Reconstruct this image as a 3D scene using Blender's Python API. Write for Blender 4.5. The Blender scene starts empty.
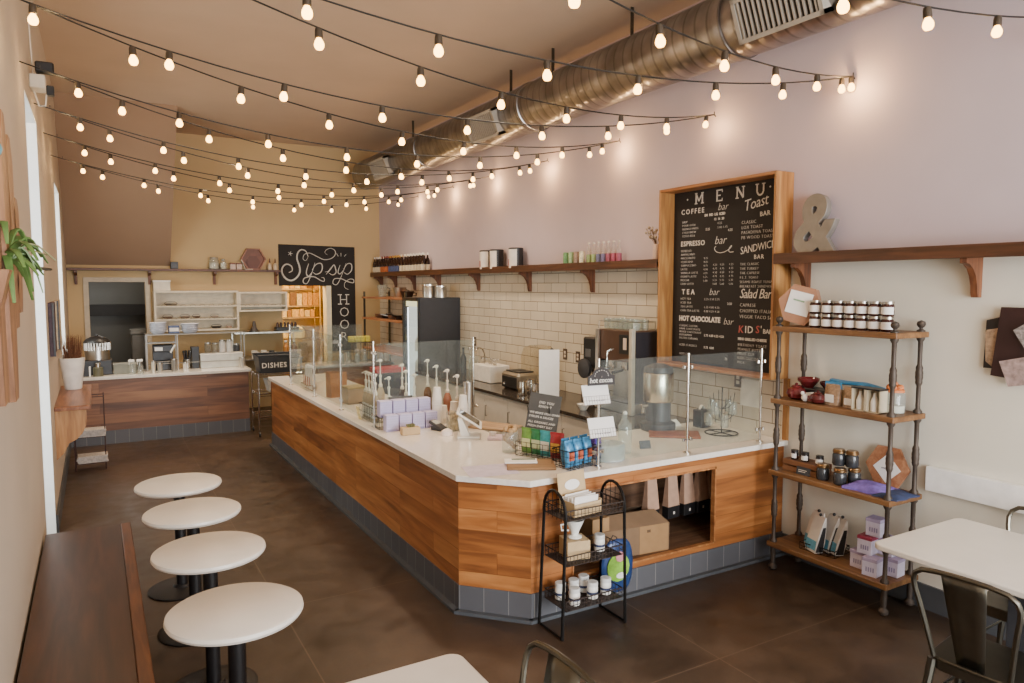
import bpy, math, random
from mathutils import Matrix, Vector
random.seed(7)
C = bpy.context.scene.collection
pi, sin, cos, rad = math.pi, math.sin, math.cos, math.radians

# ------------------------------------------------------------------ materials
MATS = {}
def _nt(name):
    m = bpy.data.materials.new(name); m.use_nodes = True
    nt = m.node_tree; nt.nodes.clear()
    out = nt.nodes.new('ShaderNodeOutputMaterial')
    return m, nt, out
def _n(nt, t, **kw):
    n = nt.nodes.new(t)
    for k, v in kw.items(): setattr(n, k, v)
    return n
def _pr(nt, out, col=None, rough=.5, metal=0., spec=.5):
    b = _n(nt, 'ShaderNodeBsdfPrincipled')
    if col: b.inputs['Base Color'].default_value = (*col, 1)
    b.inputs['Roughness'].default_value = rough
    b.inputs['Metallic'].default_value = metal
    b.inputs['Specular IOR Level'].default_value = spec
    nt.links.new(b.outputs[0], out.inputs[0])
    return b
def srgb(h):
    h = h.lstrip('#'); v = [int(h[i:i+2], 16)/255 for i in (0, 2, 4)]
    return tuple(c/12.92 if c <= .04045 else ((c+.055)/1.055)**2.4 for c in v)
def mul(nt, a, b, fac=1., mode='MULTIPLY'):
    m = _n(nt, 'ShaderNodeMix', data_type='RGBA', blend_type=mode)
    m.inputs[0].default_value = fac
    nt.links.new(a, m.inputs[6]); nt.links.new(b, m.inputs[7])
    return m.outputs[2]
def ramp(nt, src, stops):
    r = _n(nt, 'ShaderNodeValToRGB')
    e = r.color_ramp.elements
    while len(e) < len(stops): e.new(.5)
    for i, (p, c) in enumerate(stops):
        e[i].position = p; e[i].color = (*c, 1)
    nt.links.new(src, r.inputs[0]); return r.outputs[0]
def noise(nt, scale, vec=None, detail=3., dist=0.):
    n = _n(nt, 'ShaderNodeTexNoise')
    n.inputs['Scale'].default_value = scale; n.inputs['Detail'].default_value = detail
    n.inputs['Distortion'].default_value = dist
    if vec is not None: nt.links.new(vec, n.inputs['Vector'])
    return n.outputs['Fac']
def objco(nt):
    return _n(nt, 'ShaderNodeTexCoord').outputs['Object']
def bump(nt, b, src, strength=.2, dist=.01):
    u = _n(nt, 'ShaderNodeBump'); u.inputs['Strength'].default_value = strength
    u.inputs['Distance'].default_value = dist
    nt.links.new(src, u.inputs['Height']); nt.links.new(u.outputs[0], b.inputs['Normal'])
def P(name, hexcol, rough=.5, metal=0., var=.08, scale=12., spec=.5, bmp=0.):
    """plain painted / metal / plastic surface with a slight mottled variation"""
    if name in MATS: return MATS[name]
    m, nt, out = _nt(name); c = srgb(hexcol)
    b = _pr(nt, out, None, rough, metal, spec)
    f = noise(nt, scale, objco(nt))
    lo = tuple(max(0, x*(1-var)) for x in c); hi = tuple(min(1, x*(1+var)) for x in c)
    nt.links.new(ramp(nt, f, [(.3, lo), (.7, hi)]), b.inputs['Base Color'])
    if bmp: bump(nt, b, f, bmp)
    MATS[name] = m; return m
def GL(name, tint='#f2f8f5', refl=1.0, rough=.02, haze=0.):
    """thin sheet glass: transparent with fresnel reflection"""
    if name in MATS: return MATS[name]
    m, nt, out = _nt(name)
    t = _n(nt, 'ShaderNodeBsdfTransparent'); t.inputs[0].default_value = (*srgb(tint), 1)
    g = _n(nt, 'ShaderNodeBsdfGlossy'); g.inputs['Roughness'].default_value = rough
    fr = _n(nt, 'ShaderNodeLayerWeight'); fr.inputs[0].default_value = .5
    pw = _n(nt, 'ShaderNodeMath', operation='POWER'); pw.inputs[1].default_value = 4.5
    nt.links.new(fr.outputs['Facing'], pw.inputs[0])
    mp = _n(nt, 'ShaderNodeMath', operation='MULTIPLY_ADD', use_clamp=True)
    mp.inputs[1].default_value = .55*refl; mp.inputs[2].default_value = .03*refl
    nt.links.new(pw.outputs[0], mp.inputs[0])
    mx = _n(nt, 'ShaderNodeMixShader')
    nt.links.new(mp.outputs[0], mx.inputs[0]); nt.links.new(t.outputs[0], mx.inputs[1]); nt.links.new(g.outputs[0], mx.inputs[2])
    nt.links.new(mx.outputs[0], out.inputs[0])
    if haze > .02:
        df = _n(nt, 'ShaderNodeBsdfDiffuse'); df.inputs[0].default_value = (.9, .92, .9, 1)
        m2 = _n(nt, 'ShaderNodeMixShader'); m2.inputs[0].default_value = haze
        nt.links.new(mx.outputs[0], m2.inputs[1]); nt.links.new(df.outputs[0], m2.inputs[2]); nt.links.new(m2.outputs[0], out.inputs[0])
    MATS[name] = m; return m
def EM(name, hexcol, strength):
    if name in MATS: return MATS[name]
    m, nt, out = _nt(name); e = _n(nt, 'ShaderNodeEmission')
    f = noise(nt, 3., objco(nt)); c = srgb(hexcol)
    nt.links.new(ramp(nt, f, [(.2, tuple(x*.94 for x in c)), (.8, c)]), e.inputs[0])
    e.inputs[1].default_value = strength
    nt.links.new(e.outputs[0], out.inputs[0]); MATS[name] = m; return m
def WOOD(name, dark, mid, light, axis='y', rough=.45, scale=1., planks=None, contrast=1.):
    """wood grain running along axis; planks=(u axis vector, row axis, width, height) adds boards"""
    if name in MATS: return MATS[name]
    m, nt, out = _nt(name); b = _pr(nt, out, None, rough)
    co = objco(nt)
    mp = _n(nt, 'ShaderNodeMapping')
    s = {'x': (1.2, 14, 14), 'y': (14, 1.2, 14), 'z': (14, 14, 1.2), 'd': (1.2, 1.2, 14)}[axis]
    mp.inputs['Scale'].default_value = tuple(v*scale for v in s)
    nt.links.new(co, mp.inputs[0]); vec = mp.outputs[0]
    cols = [(.25, srgb(dark)), (.5, srgb(mid)), (.78, srgb(light))]
    if planks:
        u, v, w, h = planks
        du = _n(nt, 'ShaderNodeVectorMath', operation='DOT_PRODUCT'); du.inputs[1].default_value = u
        dv = _n(nt, 'ShaderNodeVectorMath', operation='DOT_PRODUCT'); dv.inputs[1].default_value = v
        nt.links.new(co, du.inputs[0]); nt.links.new(co, dv.inputs[0])
        cb = _n(nt, 'ShaderNodeCombineXYZ')
        nt.links.new(du.outputs['Value'], cb.inputs[0]); nt.links.new(dv.outputs['Value'], cb.inputs[1])
        br = _n(nt, 'ShaderNodeTexBrick'); br.offset = .37
        br.inputs['Scale'].default_value = 1.; br.inputs['Brick Width'].default_value = w
        br.inputs['Row Height'].default_value = h; br.inputs['Mortar Size'].default_value = .0025
        br.inputs['Mortar Smooth'].default_value = .3
        br.inputs['Color1'].default_value = (0, 0, 0, 1); br.inputs['Color2'].default_value = (1, 1, 1, 1)
        br.inputs['Mortar'].default_value = (.5, .5, .5, 1)
        nt.links.new(cb.outputs[0], br.inputs['Vector'])
        sep = _n(nt, 'ShaderNodeSeparateColor'); nt.links.new(br.outputs['Color'], sep.inputs[0])
        # shift the grain per board
        sc = _n(nt, 'ShaderNodeVectorMath', operation='SCALE'); sc.inputs[0].default_value = (7.3, 5.1, 9.7)
        nt.links.new(sep.outputs[0], sc.inputs['Scale'])
        ad = _n(nt, 'ShaderNodeVectorMath', operation='ADD')
        nt.links.new(vec, ad.inputs[0]); nt.links.new(sc.outputs[0], ad.inputs[1]); vec = ad.outputs[0]
    g1 = noise(nt, 1., vec, 5., 1.2); g2 = noise(nt, 4.5, vec, 3., .3)
    mixg = _n(nt, 'ShaderNodeMath', operation='MULTIPLY_ADD')
    nt.links.new(g2, mixg.inputs[0]); mixg.inputs[1].default_value = .35*contrast
    sb = _n(nt, 'ShaderNodeMath', operation='SUBTRACT'); nt.links.new(g1, sb.inputs[0]); sb.inputs[1].default_value = .17*contrast
    nt.links.new(sb.outputs[0], mixg.inputs[2]); fac = mixg.outputs[0]
    if planks:
        ad2 = _n(nt, 'ShaderNodeMath', operation='MULTIPLY_ADD')
        nt.links.new(sep.outputs[0], ad2.inputs[0]); ad2.inputs[1].default_value = .30*contrast
        sb2 = _n(nt, 'ShaderNodeMath', operation='SUBTRACT'); nt.links.new(fac, sb2.inputs[0]); sb2.inputs[1].default_value = .15*contrast
        nt.links.new(sb2.outputs[0], ad2.inputs[2]); fac = ad2.outputs[0]
    col = ramp(nt, fac, cols)
    if planks:
        inv = ramp(nt, br.outputs['Fac'], [(0, (1, 1, 1)), (1, (.68, .6, .52))])
        col = mul(nt, col, inv)
    nt.links.new(col, b.inputs['Base Color'])
    bump(nt, b, fac, .08, .004)
    MATS[name] = m; return m
def TILE(name, col1, col2, mortar, u, v, w, h, ms=.004, rough=.3, off=.5, shift=(0, 0, 0)):
    if name in MATS: return MATS[name]
    m, nt, out = _nt(name); b = _pr(nt, out, None, rough)
    co0 = objco(nt)
    sh = _n(nt, 'ShaderNodeVectorMath', operation='ADD'); sh.inputs[1].default_value = shift
    nt.links.new(co0, sh.inputs[0]); co = sh.outputs[0]
    du = _n(nt, 'ShaderNodeVectorMath', operation='DOT_PRODUCT'); du.inputs[1].default_value = u
    dv = _n(nt, 'ShaderNodeVectorMath', operation='DOT_PRODUCT'); dv.inputs[1].default_value = v
    nt.links.new(co, du.inputs[0]); nt.links.new(co, dv.inputs[0])
    cb = _n(nt, 'ShaderNodeCombineXYZ')
    nt.links.new(du.outputs['Value'], cb.inputs[0]); nt.links.new(dv.outputs['Value'], cb.inputs[1])
    br = _n(nt, 'ShaderNodeTexBrick'); br.offset = off
    br.inputs['Scale'].default_value = 1.; br.inputs['Brick Width'].default_value = w
    br.inputs['Row Height'].default_value = h; br.inputs['Mortar Size'].default_value = ms
    br.inputs['Mortar Smooth'].default_value = .1
    br.inputs['Color1'].default_value = (*srgb(col1), 1); br.inputs['Color2'].default_value = (*srgb(col2), 1)
    br.inputs['Mortar'].default_value = (*srgb(mortar), 1)
    nt.links.new(cb.outputs[0], br.inputs['Vector'])
    f = noise(nt, 3., co)
    nt.links.new(mul(nt, br.outputs['Color'], ramp(nt, f, [(.3, (.9, .9, .9)), (.7, (1, 1, 1))])), b.inputs['Base Color'])
    inv = _n(nt, 'ShaderNodeMath', operation='SUBTRACT'); inv.inputs[0].default_value = 1
    nt.links.new(br.outputs['Fac'], inv.inputs[1]); bump(nt, b, inv.outputs[0], .35, .004)
    MATS[name] = m; return m
def FLOOR():
    m, nt, out = _nt('stained_concrete'); b = _pr(nt, out, None, .38)
    co = objco(nt)
    f1 = noise(nt, .9, co, 6., .6); f2 = noise(nt, 6., co, 6.); f3 = noise(nt, 45., co, 2.)
    c = ramp(nt, f1, [(.3, srgb('#35291f')), (.52, srgb('#46372b')), (.75, srgb('#5c4a3b'))])
    c = mul(nt, c, ramp(nt, f2, [(.3, (.72, .72, .72)), (.7, (1.1, 1.08, 1.05))]))
    c = mul(nt, c, ramp(nt, f3, [(.3, (.9, .9, .9)), (.7, (1, 1, 1))]))
    # saw-cut joints
    sx = _n(nt, 'ShaderNodeSeparateXYZ'); nt.links.new(co, sx.inputs[0])
    def joint(sock, off, per):
        a = _n(nt, 'ShaderNodeMath', operation='SUBTRACT'); nt.links.new(sock, a.inputs[0]); a.inputs[1].default_value = off
        p = _n(nt, 'ShaderNodeMath', operation='PINGPONG'); nt.links.new(a.outputs[0], p.inputs[0]); p.inputs[1].default_value = per/2
        l = _n(nt, 'ShaderNodeMath', operation='LESS_THAN'); nt.links.new(p.outputs[0], l.inputs[0]); l.inputs[1].default_value = .004
        return l.outputs[0]
    mx = _n(nt, 'ShaderNodeMath', operation='MAXIMUM')
    nt.links.new(joint(sx.outputs[0], .975, 2.0), mx.inputs[0]); nt.links.new(joint(sx.outputs[1], 4.7, 1.9), mx.inputs[1])
    mm = _n(nt, 'ShaderNodeMix', data_type='RGBA'); nt.links.new(mx.outputs[0], mm.inputs[0])
    nt.links.new(c, mm.inputs[6]); mm.inputs[7].default_value = (*srgb('#5c4c3e'), 1)
    nt.links.new(mm.outputs[2], b.inputs['Base Color'])
    r = ramp(nt, f2, [(.3, (.30, .30, .30)), (.7, (.5, .5, .5))]); nt.links.new(r, b.inputs['Roughness'])
    bump(nt, b, f2, .05, .005)
    return m
def TWOTONE(name, low, high, zs):
    m, nt, out = _nt(name); b = _pr(nt, out, None, .75, 0, .3)
    co = objco(nt); sx = _n(nt, 'ShaderNodeSeparateXYZ'); nt.links.new(co, sx.inputs[0])
    g = _n(nt, 'ShaderNodeMath', operation='GREATER_THAN'); nt.links.new(sx.outputs[2], g.inputs[0]); g.inputs[1].default_value = zs
    mm = _n(nt, 'ShaderNodeMix', data_type='RGBA'); nt.links.new(g.outputs[0], mm.inputs[0])
    mm.inputs[6].default_value = (*srgb(low), 1); mm.inputs[7].default_value = (*srgb(high), 1)
    f = noise(nt, 2.5, co, 4.)
    nt.links.new(mul(nt, mm.outputs[2], ramp(nt, f, [(.3, (.95, .95, .95)), (.7, (1, 1, 1))])), b.inputs['Base Color'])
    MATS[name] = m; return m

# ------------------------------------------------------------------ mesh builder
class MB:
    def __init__(s): s.v = []; s.f = []; s.M = Matrix.Identity(4)
    def at(s, loc=(0, 0, 0), rx=0, ry=0, rz=0):
        s.M = Matrix.Translation(loc) @ Matrix.Rotation(rz, 4, 'Z') @ Matrix.Rotation(ry, 4, 'Y') @ Matrix.Rotation(rx, 4, 'X'); return s
    def mat(s, M): s.M = M; return s
    def add(s, vs, fs):
        o = len(s.v); s.v += [tuple(s.M @ Vector(v)) for v in vs]; s.f += [tuple(i+o for i in f) for f in fs]; return s
    def box(s, x0, x1, y0, y1, z0, z1, b=0.):
        if b <= 0:
            vs = [(x, y, z) for x in (x0, x1) for y in (y0, y1) for z in (z0, z1)]
            return s.add(vs, [(0, 1, 3, 2), (4, 6, 7, 5), (0, 4, 5, 1), (2, 3, 7, 6), (0, 2, 6, 4), (1, 5, 7, 3)])
        b = min(b, (x1-x0)*.49, (y1-y0)*.49, (z1-z0)*.49)
        # chamfered box
        vs = []; idx = {}
        for i, X in enumerate((x0, x1)):
            for j, Y in enumerate((y0, y1)):
                for k, Z in enumerate((z0, z1)):
                    sx, sy, sz = (1, -1)[i]*b, (1, -1)[j]*b, (1, -1)[k]*b
                    idx[i, j, k, 0] = len(vs); vs.append((X, Y+sy, Z+sz))
                    idx[i, j, k, 1] = len(vs); vs.append((X+sx, Y, Z+sz))
                    idx[i, j, k, 2] = len(vs); vs.append((X+sx, Y+sy, Z))
        F = []
        for i in (0, 1):
            q = [idx[i, 0, 0, 0], idx[i, 1, 0, 0], idx[i, 1, 1, 0], idx[i, 0, 1, 0]]; F.append(q if i else q[::-1])
            q = [idx[0, i, 0, 1], idx[1, i, 0, 1], idx[1, i, 1, 1], idx[0, i, 1, 1]]; F.append(q[::-1] if i else q)
            q = [idx[0, 0, i, 2], idx[1, 0, i, 2], idx[1, 1, i, 2], idx[0, 1, i, 2]]; F.append(q if i else q[::-1])
        for i in (0, 1):
            for j in (0, 1):
                F.append((idx[i, j, 0, 0], idx[i, j, 1, 0], idx[i, j, 1, 1], idx[i, j, 0, 1]))
                F.append((idx[i, 0, j, 0], idx[i, 1, j, 0], idx[i, 1, j, 2], idx[i, 0, j, 2]))
                F.append((idx[0, i, j, 1], idx[1, i, j, 1], idx[1, i, j, 2], idx[0, i, j, 2]))
        for i in (0, 1):
            for j in (0, 1):
                for k in (0, 1): F.append((idx[i, j, k, 0], idx[i, j, k, 1], idx[i, j, k, 2]))
        return s.add(vs, F)
    def prism(s, poly, a, b, plane='xy'):
        """polygon extruded along the remaining axis from a to b"""
        def mk(p, t): return {'xy': (p[0], p[1], t), 'xz': (p[0], t, p[1]), 'yz': (t, p[0], p[1])}[plane]
        n = len(poly); vs = [mk(p, a) for p in poly]+[mk(p, b) for p in poly]
        return s.add(vs, [tuple(range(n))[::-1], tuple(range(n, 2*n))]+[(i, (i+1) % n, n+(i+1) % n, n+i) for i in range(n)])
    def lathe(s, prof, c=(0, 0, 0), seg=20, sx=1., sy=1.):
        vs = []; fs = []; n = len(prof)
        for (r, z) in prof:
            for k in range(seg):
                a = 2*pi*k/seg; vs.append((c[0]+r*cos(a)*sx, c[1]+r*sin(a)*sy, c[2]+z))
        for i in range(n-1):
            for k in range(seg):
                k2 = (k+1) % seg; fs.append((i*seg+k, i*seg+k2, (i+1)*seg+k2, (i+1)*seg+k))
        if prof[0][0] > 1e-5: fs.append(tuple(range(seg))[::-1])
        if prof[-1][0] > 1e-5: fs.append(tuple(range((n-1)*seg, n*seg)))
        return s.add(vs, fs)
    def cyl(s, c, r, z0, z1, seg=20, b=0.):
        if b: return s.lathe([(r-b, z0), (r, z0+b), (r, z1-b), (r-b, z1)], (c[0], c[1], 0), seg)
        return s.lathe([(r, z0), (r, z1)], (c[0], c[1], 0), seg)
    def tube(s, pts, r, seg=8, closed=False, flat=None):
        pts = [Vector(p) for p in pts]; n = len(pts); vs = []; fs = []
        rr = r if isinstance(r, (list, tuple)) else [r]*n
        prev = None
        for i, p in enumerate(pts):
            a = pts[i-1] if (i > 0 or closed) else p; b_ = pts[(i+1) % n] if (i < n-1 or closed) else p
            d = (b_-a)
            if d.length < 1e-9: d = Vector((0, 0, 1))
            d.normalize()
            if prev is None:
                up = Vector((0, 0, 1)) if abs(d.z) < .9 else Vector((1, 0, 0))
                if flat is not None: up = Vector(flat)
                u = d.cross(up).normalized()
            else:
                u = prev-d*prev.dot(d)
                u = u.normalized() if u.length > 1e-6 else d.orthogonal().normalized()
            w = d.cross(u).normalized(); prev = u
            for k in range(seg):
                t = 2*pi*(k+.5)/seg; fl = .35 if flat is not None else 1.
                vs.append(tuple(p+u*(rr[i]*cos(t))+w*(rr[i]*sin(t)*fl)))
        m = n if closed else n-1
        for i in range(m):
            j = (i+1) % n
            for k in range(seg):
                k2 = (k+1) % seg; fs.append((i*seg+k, i*seg+k2, j*seg+k2, j*seg+k))
        if not closed: fs += [tuple(range(seg))[::-1], tuple(range((n-1)*seg, n*seg))]
        return s.add(vs, fs)
    def ball(s, c, r, seg=12, rings=8, sz=1.):
        return s.lathe([(max(1e-6, r*sin(pi*i/rings)), -r*cos(pi*i/rings)*sz) for i in range(rings+1)], c, seg)
    def text(s, body, size, M, extrude=.001, shear=0., spacing=1., bold=0., sx=1.):
        cu = bpy.data.curves.new('lettering', 'FONT'); cu.body = body; cu.size = size; cu.extrude = extrude
        cu.shear = shear; cu.space_character = spacing; cu.offset = bold; cu.resolution_u = 2
        ob = bpy.data.objects.new('lettering', cu); C.objects.link(ob)
        dg = bpy.context.evaluated_depsgraph_get(); dg.update()
        me = bpy.data.meshes.new_from_object(ob.evaluated_get(dg))
        MM = M @ Matrix.Diagonal((sx, 1, 1, 1)); o = len(s.v)
        s.v += [tuple(MM @ v.co) for v in me.vertices]; s.f += [tuple(i+o for i in p.vertices) for p in me.polygons]
        bpy.data.objects.remove(ob); bpy.data.meshes.remove(me); bpy.data.curves.remove(cu); return s
    def obj(s, name, m, parent=None, smooth=35, bevel=0.):
        me = bpy.data.meshes.new(name); me.from_pydata(s.v, [], s.f); me.update()
        import bmesh as _bm
        bm = _bm.new(); bm.from_mesh(me); _bm.ops.recalc_face_normals(bm, faces=bm.faces); bm.to_mesh(me); bm.free()
        if smooth:
            me.polygons.foreach_set('use_smooth', [True]*len(me.polygons)); me.set_sharp_from_angle(angle=rad(smooth))
        me.materials.append(m); o = bpy.data.objects.new(name, me); C.objects.link(o)
        if parent: o.parent = parent
        if bevel:
            bv = o.modifiers.new('bevel', 'BEVEL'); bv.width = bevel; bv.segments = 2; bv.limit_method = 'ANGLE'
        return o
def wallM(loc, face):
    """text matrix: face 'R' = on the right wall looking at +x, 'B' = on the back wall looking at +y"""
    R = Matrix(((0, 0, -1, 0), (-1, 0, 0, 0), (0, 1, 0, 0), (0, 0, 0, 1))) if face == 'R' else Matrix(((1, 0, 0, 0), (0, 0, -1, 0), (0, 1, 0, 0), (0, 0, 0, 1)))
    return Matrix.Translation(loc) @ R
def tag(o, label, cat, group=None, kind=None):
    if label: o['label'] = label
    if cat: o['category'] = cat
    if group: o['group'] = group
    if kind: o['kind'] = kind
    return o
def thing(name, label, cat, loc=(0, 0, 0), rz=0., group=None):
    o = bpy.data.objects.new(name, None); C.objects.link(o); o.location = loc; o.rotation_euler = (0, 0, rz); o.empty_display_size = .1
    return tag(o, label, cat, group)
def solo(name, mb, m, label, cat, group=None, loc=(0, 0, 0), rz=0., **kw):
    o = mb.obj(name, m, None, **kw); o.location = loc; o.rotation_euler = (0, 0, rz); return tag(o, label, cat, group)
def struct(name, mb, m, **kw):
    o = mb.obj(name, m, None, smooth=0, **kw); o['kind'] = 'structure'; return o
def dup(root, loc, rz=None, label=None, group=None):
    r = root.copy(); C.objects.link(r); r.location = loc
    if rz is not None: r.rotation_euler = (0, 0, rz)
    if label: r['label'] = label
    if group: r['group'] = group
    for ch in list(root.children):
        c = ch.copy(); C.objects.link(c); c.parent = r
        for g in ch.children:
            d = g.copy(); C.objects.link(d); d.parent = c
    return r
def arc(cx, cy, r, a0, a1, n=10): return [(cx+r*cos(rad(a0+(a1-a0)*i/n)), cy+r*sin(rad(a0+(a1-a0)*i/n))) for i in range(n+1)]
def wire_basket(mb, x0, x1, y0, y1, z0, z1, nx=6, ny=4, nz=2, r=.0018, top=.003):
    for z in [z0+(z1-z0)*i/nz for i in range(nz+1)]:
        rr = top if z == z1 else r
        mb.tube([(x0, y0, z), (x1, y0, z), (x1, y1, z), (x0, y1, z)], rr, 5, True)
    for i in range(nx+1):
        x = x0+(x1-x0)*i/nx; mb.tube([(x, y0, z1), (x, y0, z0), (x, y1, z0), (x, y1, z1)], r, 4)
    for i in range(ny+1):
        y = y0+(y1-y0)*i/ny; mb.tube([(x0, y, z1), (x0, y, z0), (x1, y, z0), (x1, y, z1)], r, 4)
    return mb
# ------------------------------------------------------------------ palette
steel = P('brushed_steel', '#b9b4ab', .28, 1., .08, 30)
chrome = P('polished_chrome', '#d8d4cc', .15, 1., .04)
blackm = P('black_wire', '#1d1b1a', .45, .6)
gun = P('gunmetal', '#67645a', .3, .95, .12, 9)
iron = P('turned_iron', '#4a4038', .55, .5, .15, 25)
white_p = P('white_plastic', '#efece4', .4)
cream_p = P('cream_paint', '#d9cfbd', .5)
blackp = P('black_plastic', '#1c1b1c', .4)
darkp = P('dark_grey_plastic', '#3b3c40', .45)
paper = P('white_paper', '#f0ece6', .8, 0, .03)
kraft = P('kraft_card', '#b08a5c', .85, 0, .08, 8)
kraft_d = P('brown_card', '#7c6248', .85, 0, .1, 8)
lav = P('lavender_card', '#c3bcdc', .7, 0, .05, 20)
glass = GL('sheet_glass', '#f8fbf9', 1.0, .02, .02)
gjar = GL('jar_glass', '#f0f3ef', 1.6, .03, .12)
chalk = P('chalkboard_black', '#1d1815', .75, 0, .15, 6)
chalkw = P('chalk_white', '#d8d2c8', .9, 0, .1, 60)
chalkr = P('chalk_red', '#b05a54', .9, 0, .1, 60)
walnut = WOOD('walnut_shelf', '#34200f', '#50301c', '#6c442a', 'y', .45)
walnutx = WOOD('walnut_shelf_across', '#3a2013', '#5b3420', '#7a4a2e', 'x', .45)
walnutz = WOOD('walnut_bracket', '#442616', '#663c25', '#8a5636', 'z', .45)
oak = WOOD('oak_frame', '#7c5029', '#a5733f', '#c6975c', 'z', .42)
oaky = WOOD('oak_frame_along', '#7a4a28', '#a0683c', '#bf8a55', 'y', .42)

# ------------------------------------------------------------------ the room
XR, XL, YB, ZC = 4.62, -.36, 12.9, 4.55
struct('floor', MB().box(-1.2, 5.4, -3.4, 15.6, -.1, 0), FLOOR())
struct('ceiling', MB().box(-1.2, 5.4, -3.4, 13.1, ZC, ZC+.12), P('ceiling_paint', '#c6b09a', .85, 0, .04, 1.5, .3))
struct('wall_right', MB().box(XR, XR+.2, -3.4, 13.1, 0, ZC), TWOTONE('two_tone_paint', '#e6e1d2', '#d0c0c6', 2.31))
wl = MB(); t = -.3
Wy = [(5.95, 7.08, 0.0, 3.42), (9.95, 11.15, 1.25, 3.3)]
wl.box(XL+t, XL, -3.4, Wy[0][0], 0, ZC); wl.box(XL+t, XL, Wy[0][1], Wy[1][0], 0, ZC); wl.box(XL+t, XL, Wy[1][1], 13.1, 0, ZC)
wl.box(XL+t, XL, Wy[0][0], Wy[0][1], Wy[0][3], ZC)
wl.box(XL+t, XL, Wy[1][0], Wy[1][1], 0, Wy[1][2]); wl.box(XL+t, XL, Wy[1][0], Wy[1][1], Wy[1][3], ZC)
struct('wall_left', wl, P('warm_grey_paint', '#bfb09d', .8, 0, .05, 1.2, .3))
wb = MB(); DX = (-.08, .70, 2.16); KX = (2.83, 3.69, 2.1)
wb.box(XL, DX[0], YB, YB+.2, 0, ZC); wb.box(DX[0], DX[1], YB, YB+.2, DX[2], ZC); wb.box(DX[1], KX[0], YB, YB+.2, 0, ZC)
wb.box(KX[0], KX[1], YB, YB+.2, KX[2], ZC); wb.box(KX[1], XR, YB, YB+.2, 0, ZC)
struct('wall_back', wb, P('cream_wall_paint', '#c9ad80', .8, 0, .04, 1.2, .3))
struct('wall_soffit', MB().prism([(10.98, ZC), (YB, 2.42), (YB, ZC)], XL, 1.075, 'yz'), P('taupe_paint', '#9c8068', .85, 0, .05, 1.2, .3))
# front wall behind the camera, with two big shop windows
wf = MB()
wf.box(XL, XR, -3.4, -3.2, 3.3, ZC); wf.box(XL, XR, -3.4, -3.2, 0, .5); wf.box(XL, .2, -3.4, -3.2, .5, 3.3); wf.box(2.1, 2.5, -3.4, -3.2, .5, 3.3); wf.box(4.4, XR, -3.4, -3.2, .5, 3.3)
struct('wall_front', wf, MATS['warm_grey_paint'])
for i, (a, b) in enumerate(((.2, 2.1), (2.5, 4.4))):
    w = struct('window_%d' % (i+3), MB().box(a, b, -3.31, -3.30, .5, 3.3), glass)
    o = MB()
    for x in (a, (a+b)/2-.02, b-.04): o.box(x, x+.04, -3.34, -3.26, .5, 3.3)
    o.box(a, b, -3.34, -3.26, .5, .55); o.box(a, b, -3.34, -3.26, 3.25, 3.3)
    o.obj('frame', white_p, w)
white_j = P('white_reveal_paint', '#f4f3ef', .6, 0, .02)
for i, (a, b, z0, z1) in enumerate(Wy):
    w = struct('window_%d' % (i+1), MB().box(XL-.24, XL-.235, a, b, z0, z1), glass)
    f = MB(); f.box(XL-.3, XL-.2, a, a+.05, z0, z1); f.box(XL-.3, XL-.2, b-.05, b, z0, z1); f.box(XL-.3, XL-.2, a, b, z0, z0+.06); f.box(XL-.3, XL-.2, a, b, z1-.06, z1)
    f.obj('frame', white_j, w)
    j = MB(); j.box(XL-.2, XL+.002, b-.012, b+.0, z0, z1); j.box(XL-.2, XL+.002, a, a+.012, z0, z1); j.box(XL-.2, XL+.002, a, b, z1-.012, z1)
    if z0 > 0: j.box(XL-.2, XL+.03, a, b, z0, z0+.02)
    j.obj('reveal', white_j, w)
# room beyond the left opening and the kitchen beyond the right one
dim = P('dim_room_paint', '#8c8a84', .8, 0, .06, 2); 
d = MB(); d.box(-.6, -.5, 13.1, 15.5, 0, 2.6); d.box(1.2, 1.3, 13.1, 15.5, 0, 2.6); d.box(-.6, 1.3, 15.4, 15.5, 0, 2.6); d.box(-.6, 1.3, 13.1, 15.5, 2.5, 2.6)
struct('wall_passage', d, dim)
struct('trim_1', MB().box(-.5, 1.2, 15.1, 15.4, 1.55, 1.75), P('dark_band', '#3d3a38', .7))
dr = struct('door_1', MB().box(DX[0]-.07, DX[0], YB-.03, YB+.02, 0, DX[2]+.07).box(DX[1], DX[1]+.07, YB-.03, YB+.02, 0, DX[2]+.07).box(DX[0], DX[1], YB-.03, YB+.02, DX[2], DX[2]+.07), P('door_casing', '#c3b398', .5))
kp = P('kitchen_paint', '#e6cf96', .7, 0, .04, 2)
k = MB(); k.box(2.3, 2.4, 13.1, 15.5, 0, 2.7); k.box(4.3, 4.4, 13.1, 15.5, 0, 2.7); k.box(2.3, 4.4, 15.4, 15.5, 0, 2.7); k.box(2.3, 4.4, 13.1, 15.5, 2.6, 2.7)
struct('wall_kitchen', k, kp)
struct('door_2', MB().box(KX[1]-.09, KX[1], YB-.02, YB+.2, 0, KX[2]), P('kitchen_jamb', '#e9dcb8', .5))
bb = P('slate_skirting', '#4d5054', .5, 0, .1, 8)
struct('baseboard_right', MB().box(XR-.02, XR, -3.2, 3.72, 0, .16), bb)
struct('baseboard_left', MB().box(XL, XL+.02, -3.2, 5.9, 0, .16).box(XL, XL+.02, 7.1, 12.9, 0, .16), bb)
# white subway tile field with a pale edge strip
tm = TILE('white_subway_tile', '#e0d6c2', '#d8ccb6', '#82745f', (0, 1, 0), (0, 0, 1), .305, .112, .0035, .25, .5, (0, .12, -.9))
struct('trim_2', MB().box(XR-.012, XR, 3.75, YB, .86, 2.275), tm)
struct('trim_3', MB().box(XR-.018, XR, 3.735, 3.75, .9, 1.4), white_p)

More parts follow.
